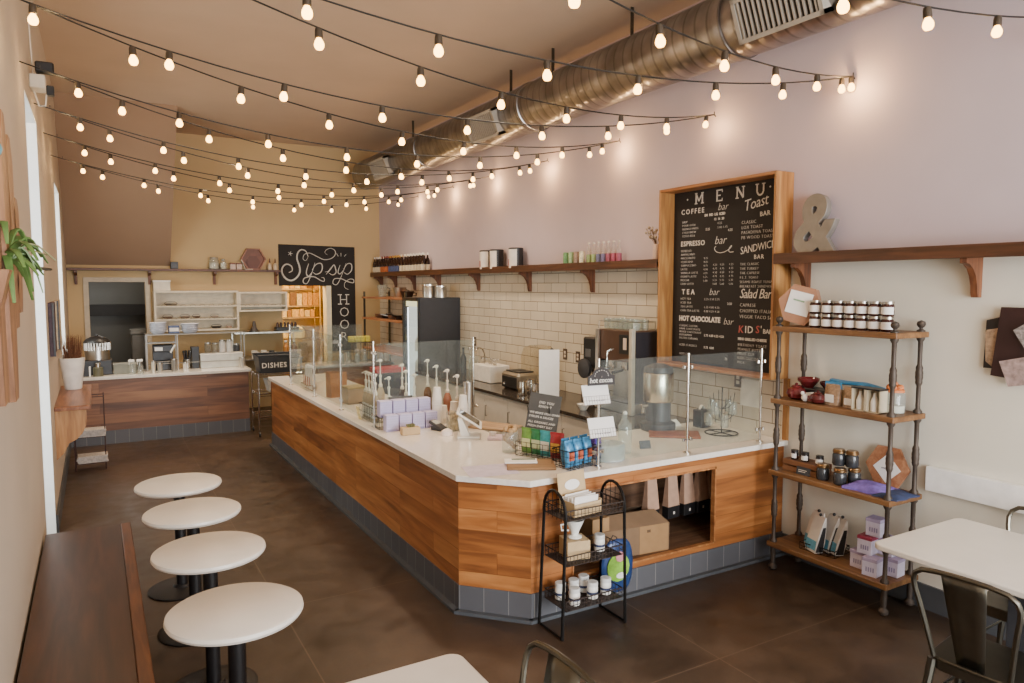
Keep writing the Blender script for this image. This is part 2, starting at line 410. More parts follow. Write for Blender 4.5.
struct('trim_4', MB().box(XR-.03, XR, 3.695, 3.735, .9, 1.385), oak)
# galvanised spiral duct with grilles and straps
def duct_mat():
    m, nt, out = _nt('galvanised_spiral'); b = _pr(nt, out, None, .33, 1.)
    co = objco(nt); w = _n(nt, 'ShaderNodeTexWave', wave_type='BANDS', bands_direction='Y'); w.inputs['Scale'].default_value = 2.6
    w.inputs['Distortion'].default_value = .2
    nt.links.new(co, w.inputs[0]); f = noise(nt, 4, co, 4)
    c = ramp(nt, f, [(.3, srgb('#77726e')), (.7, srgb('#a8a3a0'))])
    nt.links.new(mul(nt, c, ramp(nt, w.outputs['Fac'], [(0, (.6, .6, .6)), (.12, (1, 1, 1))])), b.inputs['Base Color'])
    bump(nt, b, w.outputs['Fac'], .35, .008); return m
dm = duct_mat()
th = thing('ventilation_duct', 'long round galvanised ventilation duct hung below the ceiling', 'duct')
DXc, DZ, DR = 4.2, 4.03, .25
MB().mat(Matrix.Translation((DXc, 0, DZ)) @ Matrix.Rotation(-pi/2, 4, 'X')).lathe([(.02, -2.6), (DR, -2.6), (DR, 12.38), (DR*.93, 12.42), (.02, 12.42)], (0, 0, 0), 40).obj('duct_body', dm, th)
for y in (1.0, 3.9, 6.75, 9.6):
    MB().mat(Matrix.Translation((DXc, y, DZ)) @ Matrix.Rotation(-pi/2, 4, 'X')).lathe([(DR, -.04), (DR+.012, -.035), (DR+.012, .035), (DR, .04)], (0, 0, 0), 40).obj('joint_band', dm, th)
for y in (2.2, 5.14, 6.41, 7.28, 10.2): MB().box(DXc-.016, DXc+.016, y-.004, y+.004, DZ+DR-.01, ZC).obj('hanging_strap', gun, th)
gw = P('grille_white', '#a79f92', .5); gd = P('grille_dark', '#3a342f', .8)
for y in (3.35, 7.5, 10.95):
    M = Matrix.Translation((DXc, y, DZ)) @ Matrix.Rotation(rad(-22), 4, 'Y')
    g = MB().mat(M); L, h = .34, .15
    g.box(-DR-.05, -DR+.05, -L, L, h-.03, h).box(-DR-.05, -DR+.05, -L, L, -h, -h+.03).box(-DR-.05, -DR+.05, -L, -L+.03, -h, h).box(-DR-.05, -DR+.05, L-.03, L, -h, h)
    fr = g.obj('air_grille', gw, th)
    MB().mat(M).box(-DR-.02, -DR-.015, -L+.03, L-.03, -h+.03, h-.03).obj('backing', gd, fr)
    s = MB().mat(M)
    for q in range(15): yy = -L+.05+q*(2*L-.1)/14; s.box(-DR-.045, -DR-.025, yy-.006, yy+.006, -h+.02, h-.02)
    s.obj('louvre', gw, fr)
# ------------------------------------------------------------------ string lights (zigzag between wall hooks)
AL = {'Y': (-.25, 1.8), 'Z': (-.25, 3.1), 'A': (-.25, 4.375), 'B': (-.25, 5.663), 'C': (-.25, 6.878), 'D': (-.25, 8.147), 'E': (-.25, 9.49), 'F': (-.25, 10.8)}
AR = [1.95, 3.236, 4.528, 5.804, 7.126, 8.413, 9.681, 11.0]
chain = [((4.6, AR[0]), AL['Y']), (AL['Y'], (4.6, AR[1])), ((4.6, AR[1]), AL['Z']), (AL['Z'], (4.6, AR[2])), ((4.6, AR[2]), AL['A']), (AL['A'], (4.6, AR[3])),
         ((4.6, AR[3]), AL['B']), (AL['B'], (4.6, AR[4])), ((4.6, AR[4]), AL['C']), (AL['C'], (4.6, AR[5])), ((4.6, AR[5]), AL['D']), (AL['D'], (4.6, AR[6])),
         ((4.6, AR[6]), AL['E']), (AL['E'], (4.6, AR[7]))]
cable = P('black_cable', '#17130f', .6); bulbm = EM('bulb_glow', '#ffbe62', 11.)
sockm = P('black_socket', '#3a2f22', .5)
sock0 = MB().lathe([(.006, .044), (.015, .042), (.018, .03), (.019, .0), (.016, -.003)], (0, 0, 0), 14)
bulb0 = MB().lathe([(.010, .0), (.013, -.007), (.0205, -.02), (.0235, -.032), (.022, -.044), (.015, -.054), (.001, -.058)], (0, 0, 0), 16)
sock_o = None
ords = ['nearest', 'second', 'third', 'fourth', 'fifth', 'sixth', 'seventh', 'eighth', 'ninth', 'tenth', 'eleventh', 'twelfth', 'thirteenth', 'farthest']
dist = 0.; phase = None; NB = 0
lens = [math.dist((a[0], a[1]), (b[0], b[1])) for a, b in chain]
PH = {('A', 2): .039, ('A', 3): .501, ('Z', 1): .458, ('Z', 2): .036, ('Y', 1): .146, ('Y', 0): .414, ('B', 3): .207, ('B', 4): .487, ('C', 4): .2, ('C', 5): .43, ('D', 5): .22, ('D', 6): .46, ('E', 6): .19, ('E', 7): .40}
for i, (a, b) in enumerate(chain):
    L = lens[i]; za = 3.5 if a[0] < 0 else 3.545; zb = 3.5 if b[0] < 0 else 3.545
    key = [k for k in AL if AL[k] in (a, b)][0]; sag = {'Y': .26, 'Z': .28, 'A': .30, 'B': .33, 'C': .32, 'D': .31, 'E': .30}[key]
    ph = PH[(key, AR.index(a[1] if a[0] > 0 else b[1]))]; fromleft = a[0] < 0
    def pt(t): return Vector((a[0]+(b[0]-a[0])*t, a[1]+(b[1]-a[1])*t, za+(zb-za)*t-4*sag*t*(1-t)))
    lab = ('%s strand of warm bulbs from the camera, strung across under the ceiling' % ords[i]) if 0 < i < 13 else ('strand of warm bulbs crossing highest and nearest to the camera' if i == 0 else 'strand of warm bulbs farthest from the camera, above the back shelf')
    st = thing('string_light', lab, 'string lights', (0, 0, 0), 0, 'strands of string lights zigzagging across the room')
    MB().tube([pt(q/22) for q in range(23)], .0045, 6).obj('cable', cable, st)
    s = ph
    while s < L-.03:
        if True:
            t = s/L if fromleft else 1-s/L
            p = pt(t)-Vector((0, 0, .044))
            if sock_o is None:
                so = sock0.obj('socket', sockm, st); bo = bulb0.obj('bulb', bulbm, so); sock_o, bulb_o = so, bo
            else:
                so = sock_o.copy(); C.objects.link(so); so.parent = st; bo = bulb_o.copy(); C.objects.link(bo); bo.parent = so
            so.location = p; so.rotation_euler = (rad(random.uniform(-5, 5)), rad(random.uniform(-5, 5)), 0); NB += 1
        s += .61
    hk = MB()
    hx = XR if b[0] > 0 else XL; x1 = b[0]
    hk.tube([(hx, b[1], 3.53), (x1, b[1], zb), (x1, b[1], zb+.025)], .004, 6); hk.obj('hook', blackm, st)
# ------------------------------------------------------------------ right wall: shelves, menu, ampersand
def shelf_bracket(mb, y, x=XR, z=2.27, d=.18, h=.24, w=.04):
    poly = [(x, z), (x-d, z), (x-d, z-.035)] + [(x-d+ (d-.05)*sin(rad(a)), z-.035-(h-.06)*(1-cos(rad(a)))) for a in (15, 35, 55, 75, 90)] + [(x-.04, z-h), (x, z-h)]
    return mb.prism([(p[0], p[1]) for p in poly], y-w/2, y+w/2, 'xz')
def wall_shelf(name, label, y0, y1, ys):
    s = thing(name, label, 'shelf')
    MB().box(XR-.2, XR, y0, y1, 2.27, 2.315, .004).obj('board', walnut, s)
    MB().box(XR-.205, XR-.185, y0, y1, 2.262, 2.342, .003).obj('front_lip', walnut, s)
    for y in ys: shelf_bracket(MB(), y).obj('bracket', walnutz, s)
    return s
wall_shelf('wall_shelf', 'long walnut shelf on brackets above the white tiles left of the menu board', 5.02, 12.85, [12.72, 12.0, 11.15, 10.15, 8.85, 7.5, 6.22])
wall_shelf('wall_shelf', 'walnut wall shelf holding the ampersand, right of the menu board', .4, 3.72, [3.56, 2.36, 1.0])

th = thing('menu_board', 'tall chalkboard menu in a deep oak box frame on the right wall', 'menu board')
x0, x1 = 4.42, 4.615; ya, yb, za, zb = 3.71, 5.0, 1.385, 2.955
MB().box(x0, x1, ya, ya+.022, za, zb, .002).obj('side_board', oak, th); MB().box(x0, x1, yb-.022, yb, za, zb, .002).obj('side_board', oak, th)
MB().box(x0, x1, ya+.022, yb-.022, zb-.025, zb, .002).obj('rail', oaky, th); MB().box(x0, x1, ya+.022, yb-.022, za, za+.025, .002).obj('rail', oaky, th)
MB().box(4.585, 4.612, ya+.02, yb-.02, za+.02, zb-.02).obj('chalkboard', chalk, th)
tx = MB(); XB = 4.583
def T(body, y, z, size, bold=.0, shear=0, sp=1., sx=1., rot=0, mb=None):
    M = wallM((XB, y, z), 'R')
    if rot: M = M @ Matrix.Rotation(rot, 4, 'Z')
    (mb or tx).text(body, size, M, .0008, shear, sp, bold, sx)
# MENU with slab serifs
for ch, y in (('M', 4.715), ('E', 4.47), ('N', 4.25), ('U', 4.045)):
    z = 2.815; h = .088; w = .085
    def S(x0_, z0_, x1_, z1_, t=.016): 
        dx, dz = x1_-x0_, z1_-z0_; l = math.hypot(dx, dz); nx, nz = -dz/l*t/2, dx/l*t/2
        tx.prism([(y-(x0_+nx), z+z0_+nz), (y-(x1_+nx), z+z1_+nz), (y-(x1_-nx), z+z1_-nz), (y-(x0_-nx), z+z0_-nz)], XB, XB+.001, 'yz')
    def se(x, zz, l=.034): S(x-l/2, zz, x+l/2, zz, .009)
    if ch == 'M': S(.01, 0, .01, h); S(w, 0, w, h); S(.01, h, w/2, .02, .013); S(w/2, .02, w, h, .013); se(.01, 0); se(w, 0); se(.01, h, .028); se(w, h, .028)
    if ch == 'E': S(.01, 0, .01, h); S(0, h, .07, h, .011); S(0, 0, .07, 0, .011); S(.01, h/2, .05, h/2, .01); S(.068, h, .068, h-.02, .008); S(.068, 0, .068, .02, .008)
    if ch == 'N': S(.01, 0, .01, h, .012); S(.075, 0, .075, h, .012); S(.01, h, .075, 0, .017); se(.01, 0); se(.01, h, .028); se(.075, h)
    if ch == 'U':
        pts = [(.01, h), (.01, .03), (.022, .008), (.042, 0), (.062, .008), (.074, .03), (.074, h)]
        for p, q in zip(pts, pts[1:]): S(*p, *q, .014)
        se(.01, h); se(.074, h)
for y, z in ((4.81, 2.86), (3.905, 2.87)): tx.mat(Matrix.Translation((XB, y, z)) @ Matrix.Rotation(-pi/2, 4, 'Y')).lathe([(.008, 0), (.008, .001)], (0, 0, 0), 8); tx.M = Matrix.Identity(4)
T('COFFEE', 4.885, 2.733, .062, .001, 0, 1.42); T('ESPRESSO', 4.885, 2.452, .062, .001, 0, 1.13)
T('TEA', 4.86, 2.025, .062, .0018, 0, 1.75); T('HOT CHOCOLATE', 4.89, 1.788, .062, .003, 0, 1.02, .93)
for y, z, s_ in ((4.45, 2.735, .095), (4.48, 2.452, .11), (4.53, 2.02, .095), (4.36, 1.775, .09)):
    T('bar', y, z, s_*.9, -.0015, .3, 1.0)
# swash loop below the espresso bar
tx.tube([(XB, 4.46-.028*q*.5+.05*sin(q*.55), 2.405+.028*cos(q*.62)) for q in range(0, 17)], .003, 5)
T('Toast', 4.165, 2.70, .125, -.0005, .3, .95, .9, .16); T('BAR', 4.00, 2.648, .052, .001, 0, 1.15, 1, .05)
T('SANDWICH', 4.19, 2.355, .085, -.0004, .15, .95, .82, .13); T('BAR', 4.05, 2.315, .048, .0006, 0, 1.25)
T('Salad Bar', 4.19, 2.0, .11, -.0004, .3, .9, .88)
rd = MB(); T('K', 4.195, 1.715, .085, .001, .1, 1, 1, 0, rd); T('S', 4.015, 1.722, .085, .001, .1, 1, 1, 0, rd)
T('ID', 4.125, 1.717, .082, .0006, 0, 1.15); T("'", 3.965, 1.725, .08); T('BAR', 3.94, 1.722, .05, .0008)
sm = .033
def col(lines, y, z, dz, size=sm, **k):
    for q, l in enumerate(lines):
        if l: T(l, y, z-dz*q, size*.92, -.0007, 0, 1.12, **k)
T('SM  MD  LG  ICED', 4.60, 2.695, .03, .0012); T('12  16  20', 4.49, 2.655, .028, .0008)
col(['DRIP', 'POUR OVER', 'FRENCH PRESS', 'COLD BREW', 'TOGO BOX'], 4.87, 2.655, .031, .03)
col(['', '4.25', '3.00 3.75', '', ''], 4.45, 2.655, .036, .03); T('2.25', 4.585, 2.575, .03); T('4.25', 4.33, 2.553, .03)
col(['CLASSIC', 'LOX TOAST', 'PASADENA TOAST', 'PB WOOD TOAST'], 4.185, 2.60, .041, .04)
es = ['ESPRESSO', 'AMERICANO', 'MACCHIATO', 'CORTADO', 'CAPPUCCINO', 'LATTE', 'VANILLA LATTE', 'HONEY LATTE', 'MOCHA', 'CHAI LATTE']
col(es, 4.88, 2.40, .0325, .03)
for yy in (4.60, 4.49, 4.41, 4.31): col(['', '', '', '']*(1 if yy < 4.5 else 0) + (['3.25'] if yy > 4.5 else []) + ['4.25', '4.75', '4.50', '4.75', '5.25', '5.00'], yy, 2.40 if yy < 4.5 else 2.33, .0325, .028)
col(['THE CLASSIC', 'THE TURKEY', 'THE CAPRESE', 'P.L.T. TOAST', 'SESAME ROAST TUNA', 'BREAKFAST SANDWICH'], 4.19, 2.265, .036, .033)
col(['HOT TEA', 'ICED TEA', 'TEA LATTE', 'CHAI TEA LATTE'], 4.875, 1.975, .035, .031)
col(['3.25 3.50 3.75', '', '3.75 4.00 4.25', '4.00 4.25 4.50'], 4.585, 1.975, .035, .03); T('3.50', 4.32, 1.94, .03)
col(['CAPRESE', 'CHOPPED ITALIAN', 'VEGGIE TACO SALAD'], 4.183, 1.93, .047, .042)
col(['CLASSIC COCOA', 'DARK CHOCOLATE', 'WHITE CHOCOLATE', 'PEPPERMINT', 'SALTED CARAMEL'], 4.885, 1.735, .028, .029)
T('3.75 4.00 4.25 4.50', 4.58, 1.66, .03); col(['ICED CLASSICS', '', 'ADD ONS'], 4.88, 1.56, .04, .032); T('3.75  4.00', 4.58, 1.555, .03); T('.75', 4.34, 1.475, .03)
T('MINI GRILLED CHEESE', 4.195, 1.655, .03, .001); col(['BIRTHDAY TOAST', 'PEANUT BUTTER', 'FRUIT CUP', 'KIDS COCOA', 'MILK'], 4.195, 1.605, .036, .036)
tx.obj('chalk_lettering', chalkw, th, smooth=0); rd.obj('red_chalk_lettering', chalkr, th, smooth=0)

# ampersand marquee letter
def ampersand():
    cu = bpy.data.curves.new('amp', 'FONT'); cu.body = '&'; cu.size = .59; cu.extrude = .022; cu.offset = .018; cu.resolution_u = 6; cu.bevel_depth = .004
    ob = bpy.data.objects.new('amp', cu); C.objects.link(ob); dg = bpy.context.evaluated_depsgraph_get(); dg.update()
    me = bpy.data.meshes.new_from_object(ob.evaluated_get(dg)); bpy.data.objects.remove(ob); bpy.data.curves.remove(cu)
    o = MB(); M = Matrix.Rotation(rad(8), 4, 'Y')@wallM((0, 0, 0), 'R'); vs = [M @ v.co for v in me.vertices]
    zmin = min(v.z for v in vs); ymid = sum(v.y for v in vs)/len(vs)
    o.add([(v.x, (v.y-ymid)*.86, v.z-zmin) for v in vs], [tuple(p.vertices) for p in me.polygons]); bpy.data.meshes.remove(me)
    return o
am = ampersand().obj('ampersand_sign', P('zinc_grey', '#8f8a82', .5, .55, .1, 14), None)
am.location = (XR-.12, 3.45, 2.318); tag(am, 'large grey metal ampersand standing on the walnut shelf', 'sign')

# things on the long shelf
SZ = 2.316
def bottle(name, label, grp, x, y, body, lab_m, cap_m, h=.29, r=.032, first=[None]): pass
syrup_m = P('dark_syrup_glass', '#2b150d', .15, 0, .1); lab_c = P('cream_label', '#dccdb2', .7)
def syrup(label, m, lm, cm):
    t = thing('syrup_bottle', label, 'bottle', (0, 0, 0), 0, 'syrup bottles on the shelf by the back wall')
    MB().lathe([(.036, 0), (.038, .01), (.038, .165), (.03, .20), (.014, .235), (.013, .27)], seg=14).obj('bottle_body', m, t)
    MB().lathe([(.0388, .03), (.0388, .12)], seg=14).obj('label', lm, t)
    MB().lathe([(.015, .27), (.015, .30), (.01, .305)], seg=10).obj('cap', cm, t); return t
orange_l = P('orange_label', '#b8602c', .6); blue_l = P('blue_label', '#46527c', .6); redcap = P('red_cap', '#7c2a1c', .5); gold = P('gold_cap', '#c79a4a', .4, .5)
kinds = [('dark syrup bottle with a cream label', lab_c, white_p, 3), ('dark syrup bottle with an orange label', orange_l, redcap, 3), ('dark syrup bottle with a blue label', blue_l, gold, 4), ('round-shouldered syrup bottle with a pale label', lab_c, cream_p, 1), ('dark syrup bottle with a wide cream label near the fridge end', lab_c, white_p, 7)]
y = 12.78; n = 0
for lb, lm, cm, cnt in kinds:
    proto = None
    for q in range(cnt):
        for row, xx in ((0, XR-.14), (1, XR-.06)):
            if proto is None: proto = syrup(lb, syrup_m, lm, cm); proto.location = (xx, y, SZ)
            else: dup(proto, (xx, y, SZ))
        y -= .125
    y -= .03
# white, red and black tins
def tin(label, side):
    t = thing('coffee_tin', label, 'tin', (0, 0, 0), 0, 'white and black tins on the shelf')
    MB().lathe([(.085, 0), (.09, .004), (.09, .232), (.085, .236)], seg=24).obj('tin_body', P('tin_white', '#e6ddd0', .5), t)
    b = MB()
    a = [rad(q) for q in range(-95, 60, 12)]
    b.add([(.0912*cos(q), .0912*sin(q), z) for q in a for z in (.0, .232)], [(2*i, 2*i+1, 2*i+3, 2*i+2) for i in range(len(a)-1)]); b.obj('black_band', blackp, t)
    r_ = MB(); a = [rad(q) for q in range(150, 200, 10)]
    r_.add([(.0914*cos(q), .0914*sin(q), z) for q in a for z in (.03, .11)], [(2*i, 2*i+1, 2*i+3, 2*i+2) for i in range(len(a)-1)]); r_.obj('red_patch', P('tin_red', '#a83a30', .5), t)
    MB().lathe([(.092, .23), (.092, .245), (.08, .25)], seg=24).obj('lid', blackp, t); return t
t = tin('white and black tin at the left end of the tin group', 0); t.location = (XR-.12, 8.45, SZ); t.rotation_euler.z = rad(-8)
dup(t, (XR-.12, 8.17, SZ), rad(-25), 'white and black tin in the middle of the tin group'); dup(t, (XR-.12, 7.68, SZ), rad(-18), 'white and black tin standing apart, right of the other two')
def can(label, m):
    t = thing('drink_can', label, 'can', (0, 0, 0), 0, 'cans beside the soda bottles')
    MB().lathe([(.026, 0), (.032, .008), (.032, .135), (.026, .15)], seg=16).obj('can_body', m, t); MB().lathe([(.026, .15), (.024, .148), (.001, .148)], seg=16).obj('can_lid', steel, t); return t
y = 6.62
for lb, hx in (('green and white drink can first in the row on the shelf', '#6d9a6a'), ('pale green drink can second in the row on the shelf', '#9dbb8c'), ('brown and white drink can third in the row on the shelf', '#9c8576'), ('cream and green can beside the soda bottles', '#d9d3b4')):
    t = can(lb, P('can_'+hx[1:], hx, .35, .2, .35, 60)); t.location = (XR-.1, y, SZ); y -= .1
clearg = GL('bottle_glass', '#f1e8e0', 1.5, .03, .16)
sodas = [('#8fa06a', 'green'), ('#99ab72', 'green'), ('#6b6a86', 'slate'), ('#786f92', 'purple'), ('#a05468', 'magenta'), ('#a84f66', 'magenta'), ('#a35268', 'magenta')]
cnts = {}
y = 6.19
for hx, nm in sodas:
    lbm = P('soda_'+hx[1:], hx, .5, 0, .25, 70)
    cnts[nm] = cnts.get(nm, 0)+1; k_ = cnts[nm]
    which = {'green': ['leftmost clear soda bottle with a green label', 'second clear soda bottle with a green label'], 'slate': ['clear soda bottle with a slate label'], 'purple': ['clear soda bottle with a purple label'], 'magenta': ['clear soda bottle with a magenta label beside the purple one', 'clear soda bottle with a magenta label, middle of three', 'clear soda bottle with a magenta label at the right end of the row']}[nm][k_-1]
    t = thing('soda_bottle', which, 'bottle', (XR-.1, y, SZ), 0, 'clear soda bottles on the shelf')
    MB().lathe([(.026, 0), (.029, .006), (.029, .12), (.022, .155), (.012, .18), (.011, .225)], seg=14).obj('bottle_body', clearg, t)
    MB().lathe([(.0296, .02), (.0296, .11)], seg=14).obj('label', lbm, t)
    MB().lathe([(.014, .22), (.014, .232), (.01, .235)], seg=10).obj('cap', cream_p, t)
    y -= .083
# dried flowers in a pale vase at the menu edge
t = thing('flower_vase', 'pale vase of dried flowers at the end of the shelf beside the menu board', 'vase', (XR-.13, 5.1, SZ))
MB().lathe([(.03, 0), (.036, .01), (.036, .16), (.03, .165)], seg=16).obj('vase_body', P('pale_vase', '#d6b9a6', .5), t)
fl = MB(); st_ = MB()
for q in range(26):
    a = random.uniform(0, 2*pi); r_ = random.uniform(.02, .11); z = random.uniform(.22, .32)
    p = (r_*cos(a)*.7, r_*sin(a)+.03, z); st_.tube([(0, 0, .12), (p[0]*.4, p[1]*.4, .2), p], .0015, 4); fl.ball(p, random.uniform(.008, .017), 6, 4)
st_.obj('stem', P('dry_stem', '#6c5238', .8), t); fl.obj('flower_head', P('dry_flower', '#a08d74', .8, 0, .4, 60), t)
# ------------------------------------------------------------------ service counter
sq = math.sqrt(.5)
wd = ('#724324', '#a26534', '#c48850')
w_long = WOOD('counter_wood_long', *wd, 'y', .4, .55, ((0, 1, 0), (0, 0, 1), 1.7, .137), .85)
w_ch = WOOD('counter_wood_corner', *wd, 'd', .4, .6, ((sq, -sq, 0), (0, 0, 1), .9, .137), .9)
w_fr = WOOD('counter_wood_front', *wd, 'x', .4, .6, ((1, 0, 0), (0, 0, 1), 3.1, .137), .8)
pt_l = TILE('slate_plinth_long', '#5a5a5e', '#525358', '#8d8b88', (0, 1, 0), (0, 0, 1), .165, .3, .0022, .5, 0., (0, 0, .01))
pt_c = TILE('slate_plinth_corner', '#5a5a5e', '#525358', '#8d8b88', (sq, -sq, 0), (0, 0, 1), .165, .3, .0022, .5, 0., (0, 0, .01))
pt_f = TILE('slate_plinth_front', '#5a5a5e', '#525358', '#8d8b88', (1, 0, 0), (0, 0, 1), .165, .3, .0022, .5, 0., (0, 0, .01))
th = thing('service_counter', 'long wood-clad service counter with a slate tile plinth and open niche', 'counter')
A, Bp, Cc, Dd = (1.96, 9.72), (1.96, 4.07), (2.29, 3.72), (4.60, 3.72)
def wallseg(mb, p, q, th_, z0, z1):
    d = Vector((q[0]-p[0], q[1]-p[1])).normalized(); n = Vector((-d.y, d.x))*th_
    return mb.prism([p, q, (q[0]+n.x, q[1]+n.y), (p[0]+n.x, p[1]+n.y)], z0, z1)
wallseg(MB(), A, Bp, .03, .178, .865).obj('long_panel', w_long, th, smooth=0)
wallseg(MB(), Bp, Cc, .03, .178, .865).obj('corner_panel', w_ch, th, smooth=0)
nx0, nx1, nz0, nz1 = 2.60, 3.87, .215, .785
f = MB(); f.box(Cc[0], nx0, 3.72, 3.75, .178, .865).box(nx1, Dd[0], 3.72, 3.75, .178, .865).box(nx0, nx1, 3.72, 3.75, nz1, .865).box(nx0, nx1, 3.72, 3.75, .178, nz0)
f.obj('front_panel', w_fr, th, smooth=0)
niche = WOOD('niche_wood', '#4a3222', '#684a34', '#84644a', 'x', .6)
nxx = 4.45
f = MB(); f.box(nx0, nxx, 3.75, 4.35, nz0-.02, nz0).box(nx0, nxx, 3.75, 4.35, nz1, nz1+.02).box(nx0-.02, nx0, 3.75, 4.35, nz0, nz1).box(nxx, nxx+.02, 3.75, 4.35, nz0, nz1).box(nx0, nxx, 4.33, 4.35, nz0, nz1)
f.obj('niche_lining', niche, th)
f = MB(); f.box(nx0, nx0+.012, 3.712, 3.75, nz0, nz1).box(nx1-.012, nx1, 3.712, 3.75, nz0, nz1).box(nx0, nx1, 3.712, 3.75, nz1-.012, nz1).box(nx0, nx1, 3.712, 3.75, nz0, nz0+.012)
f.obj('niche_trim', oaky, th)
wallseg(MB(), (1.955, 9.72), (1.955, 4.065), .04, 0, .178).obj('plinth', pt_l, th, smooth=0)
wallseg(MB(), (1.955, 4.065), (2.288, 3.71), .04, 0, .178).obj('plinth', pt_c, th, smooth=0)
wallseg(MB(), (2.288, 3.71), (4.60, 3.71), .04, 0, .178).obj('plinth', pt_f, th, smooth=0)
kb = P('slate_curb', '#4b4e52', .5, 0, .1, 10)
f = MB(); wallseg(f, (1.915, 9.72), (1.915, 4.05), .04, 0, .022); wallseg(f, (1.915, 4.05), (2.27, 3.675), .04, 0, .022); wallseg(f, (2.27, 3.675), (4.60, 3.675), .04, 0, .022)
f.obj('curb', kb, th, smooth=0)
MB().box(1.96, 2.72, 9.69, 9.72, .0, .865).obj('end_panel', w_fr, th, smooth=0)
MB().box(2.68, 2.72, 4.62, 9.7, .0, .865).box(2.72, 3.80, 4.58, 4.62, 0, .865).obj('inner_panel', P('inner_laminate', '#a99a86', .6), th)
# quartz worktop: one continuous slab
quartz = P('white_quartz', '#e8e1d6', .16, 0, .05, 40)
poly = [(1.93, 9.75), (1.93, 4.045), (2.265, 3.69), (4.605, 3.69), (4.605, 4.62), (2.75, 4.62), (2.75, 9.75)]
o = MB().prism(poly, .866, .905).obj('countertop', quartz, None, smooth=0, bevel=.003)
tag(o, 'white quartz worktop wrapping over the long wood service counter', 'countertop')

# glass guards
def guard_post(parent, x, y, h=.72, ang=0.):
    p = MB().cyl((x, y), .0095, .906, .906+h, 12).obj('post', chrome, parent)
    MB().cyl((x, y), .026, .906, .914, 16).obj('base_flange', chrome, p)
    for z in (.906+.10, .906+h-.10):
        m = MB()
        m.at((x, y, z), 0, 0, ang); m.tube([(-.035, 0, 0), (.035, 0, 0)], .007, 8); m.lathe([(.011, -.012), (.013, -.01), (.013, .01), (.011, .012)], (-.035, 0, 0), 10); m.lathe([(.011, -.012), (.013, -.01), (.013, .01), (.011, .012)], (.035, 0, 0), 10); m.at()
        m.obj('clamp', chrome, p)
gpane = GL('guard_glass', '#f7fbf9', 1.1, .015, .024)  # haze mixes in diffuse white, standing for bright window reflections
th = thing('sneeze_guard', 'glass guard on four chrome posts along the long side of the counter', 'glass guard')
py = [8.80, 7.72, 6.745, 5.80]
for y in py: guard_post(th, 2.01, y, .73, pi/2)
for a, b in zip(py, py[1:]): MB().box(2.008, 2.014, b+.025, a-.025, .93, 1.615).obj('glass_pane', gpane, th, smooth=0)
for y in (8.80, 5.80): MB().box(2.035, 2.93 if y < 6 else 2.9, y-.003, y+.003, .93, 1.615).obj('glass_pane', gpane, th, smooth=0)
guard_post(th, 2.95, 5.80, .73)
th = thing('sneeze_guard', 'glass guard on three chrome posts along the front end of the counter', 'glass guard')
px = [2.835, 3.625, 4.375]
for x in px: guard_post(th, x, 3.765, .72, 0)
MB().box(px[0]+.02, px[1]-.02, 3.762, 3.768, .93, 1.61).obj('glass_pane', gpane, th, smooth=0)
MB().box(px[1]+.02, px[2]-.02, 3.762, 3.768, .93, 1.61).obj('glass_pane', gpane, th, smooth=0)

# ------------------------------------------------------------------ seating on the left
bw = WOOD('bench_wood', '#29150c', '#3d2214', '#54321f', 'y', .35, .7, None, .8)
th = thing('wooden_bench', 'long dark wooden bench against the left wall', 'bench')
MB().box(-.345, .095, 1.2, 5.6, .405, .45, .004).obj('seat', bw, th)
MB().box(.095, .155, 1.2, 5.6, .400, .452, .004).obj('front_edge', WOOD('bench_edge_wood', '#46260f', '#683c1e', '#86522c', 'y', .35), th)
MB().box(.10, .135, 1.25, 5.55, 0, .40).obj('front_board', bw, th)
for y in (1.4, 3.4, 5.45): MB().box(-.3, .10, y-.03, y+.03, 0, .405).obj('leg', bw, th)
ttop = P('white_table_laminate', '#e4ddd2', .3, 0, .03, 6)
tcol = P('black_column', '#1e1b1b', .45, .3)
def round_table(y, label):
    t = thing('round_table', label, 'table', (.462, y, 0), 0, 'small round white tables in a row by the bench')
    MB().lathe([(.001, .712), (.25, .712), (.268, .718), (.275, .73), (.272, .744), (.262, .75), (.001, .75)], seg=64).obj('tabletop', ttop, t)
    MB().cyl((0, 0), .036, .02, .70, 24).obj('column', tcol, t)
    MB().lathe([(.001, 0), (.215, 0), (.217, .008), (.2, .016), (.06, .026), (.05, .04), (.001, .04)], seg=48).obj('base', tcol, t)
    MB().box(-.13, .13, -.025, .025, .698, .712).box(-.025, .025, -.13, .13, .698, .712).obj('spider_plate', blackm, t)
    return t
t = round_table(3.12, 'round white table nearest the camera beside the bench')
for y, l in ((3.915, 'second round white table from the camera beside the bench end'), (4.655, 'third round white table from the camera, past the bench end'), (5.36, 'farthest small round white table in the row of four')): dup(t, (.462 if y < 5 else .45, y, 0), None, l)

# ------------------------------------------------------------------ square tables and metal chairs
def square_table(label, cx, cy, w, d, rz=0.):
    t = thing('square_table', label, 'table', (cx, cy, 0), rz)
    c = .05; poly = arc(w/2-c, d/2-c, c, 0, 90, 5)+arc(-w/2+c, d/2-c, c, 90, 180, 5)+arc(-w/2+c, -d/2+c, c, 180, 270, 5)+arc(w/2-c, -d/2+c, c, 270, 360, 5)
    MB().prism(poly, .717, .75).obj('tabletop', ttop, t, bevel=.007)
    MB().box(-.06, .06, -.06, .06, .03, .70, .004).obj('column', P('grey_column', '#393b40', .5), t)
    MB().box(-.28, .28, -.04, .04, 0, .035, .005).box(-.04, .04, -.28, .28, 0, .035, .005).obj('base', tcol, t)
    MB().box(-.2, .2, -.03, .03, .70, .717).obj('bracket', blackm, t)
    return t
square_table('white square table at the right edge, in front of the shelving unit', 3.915, 1.70, .83, 1.12)
square_table('white square table at the bottom centre, its corner in view', .745, 1.98, .74, .70)
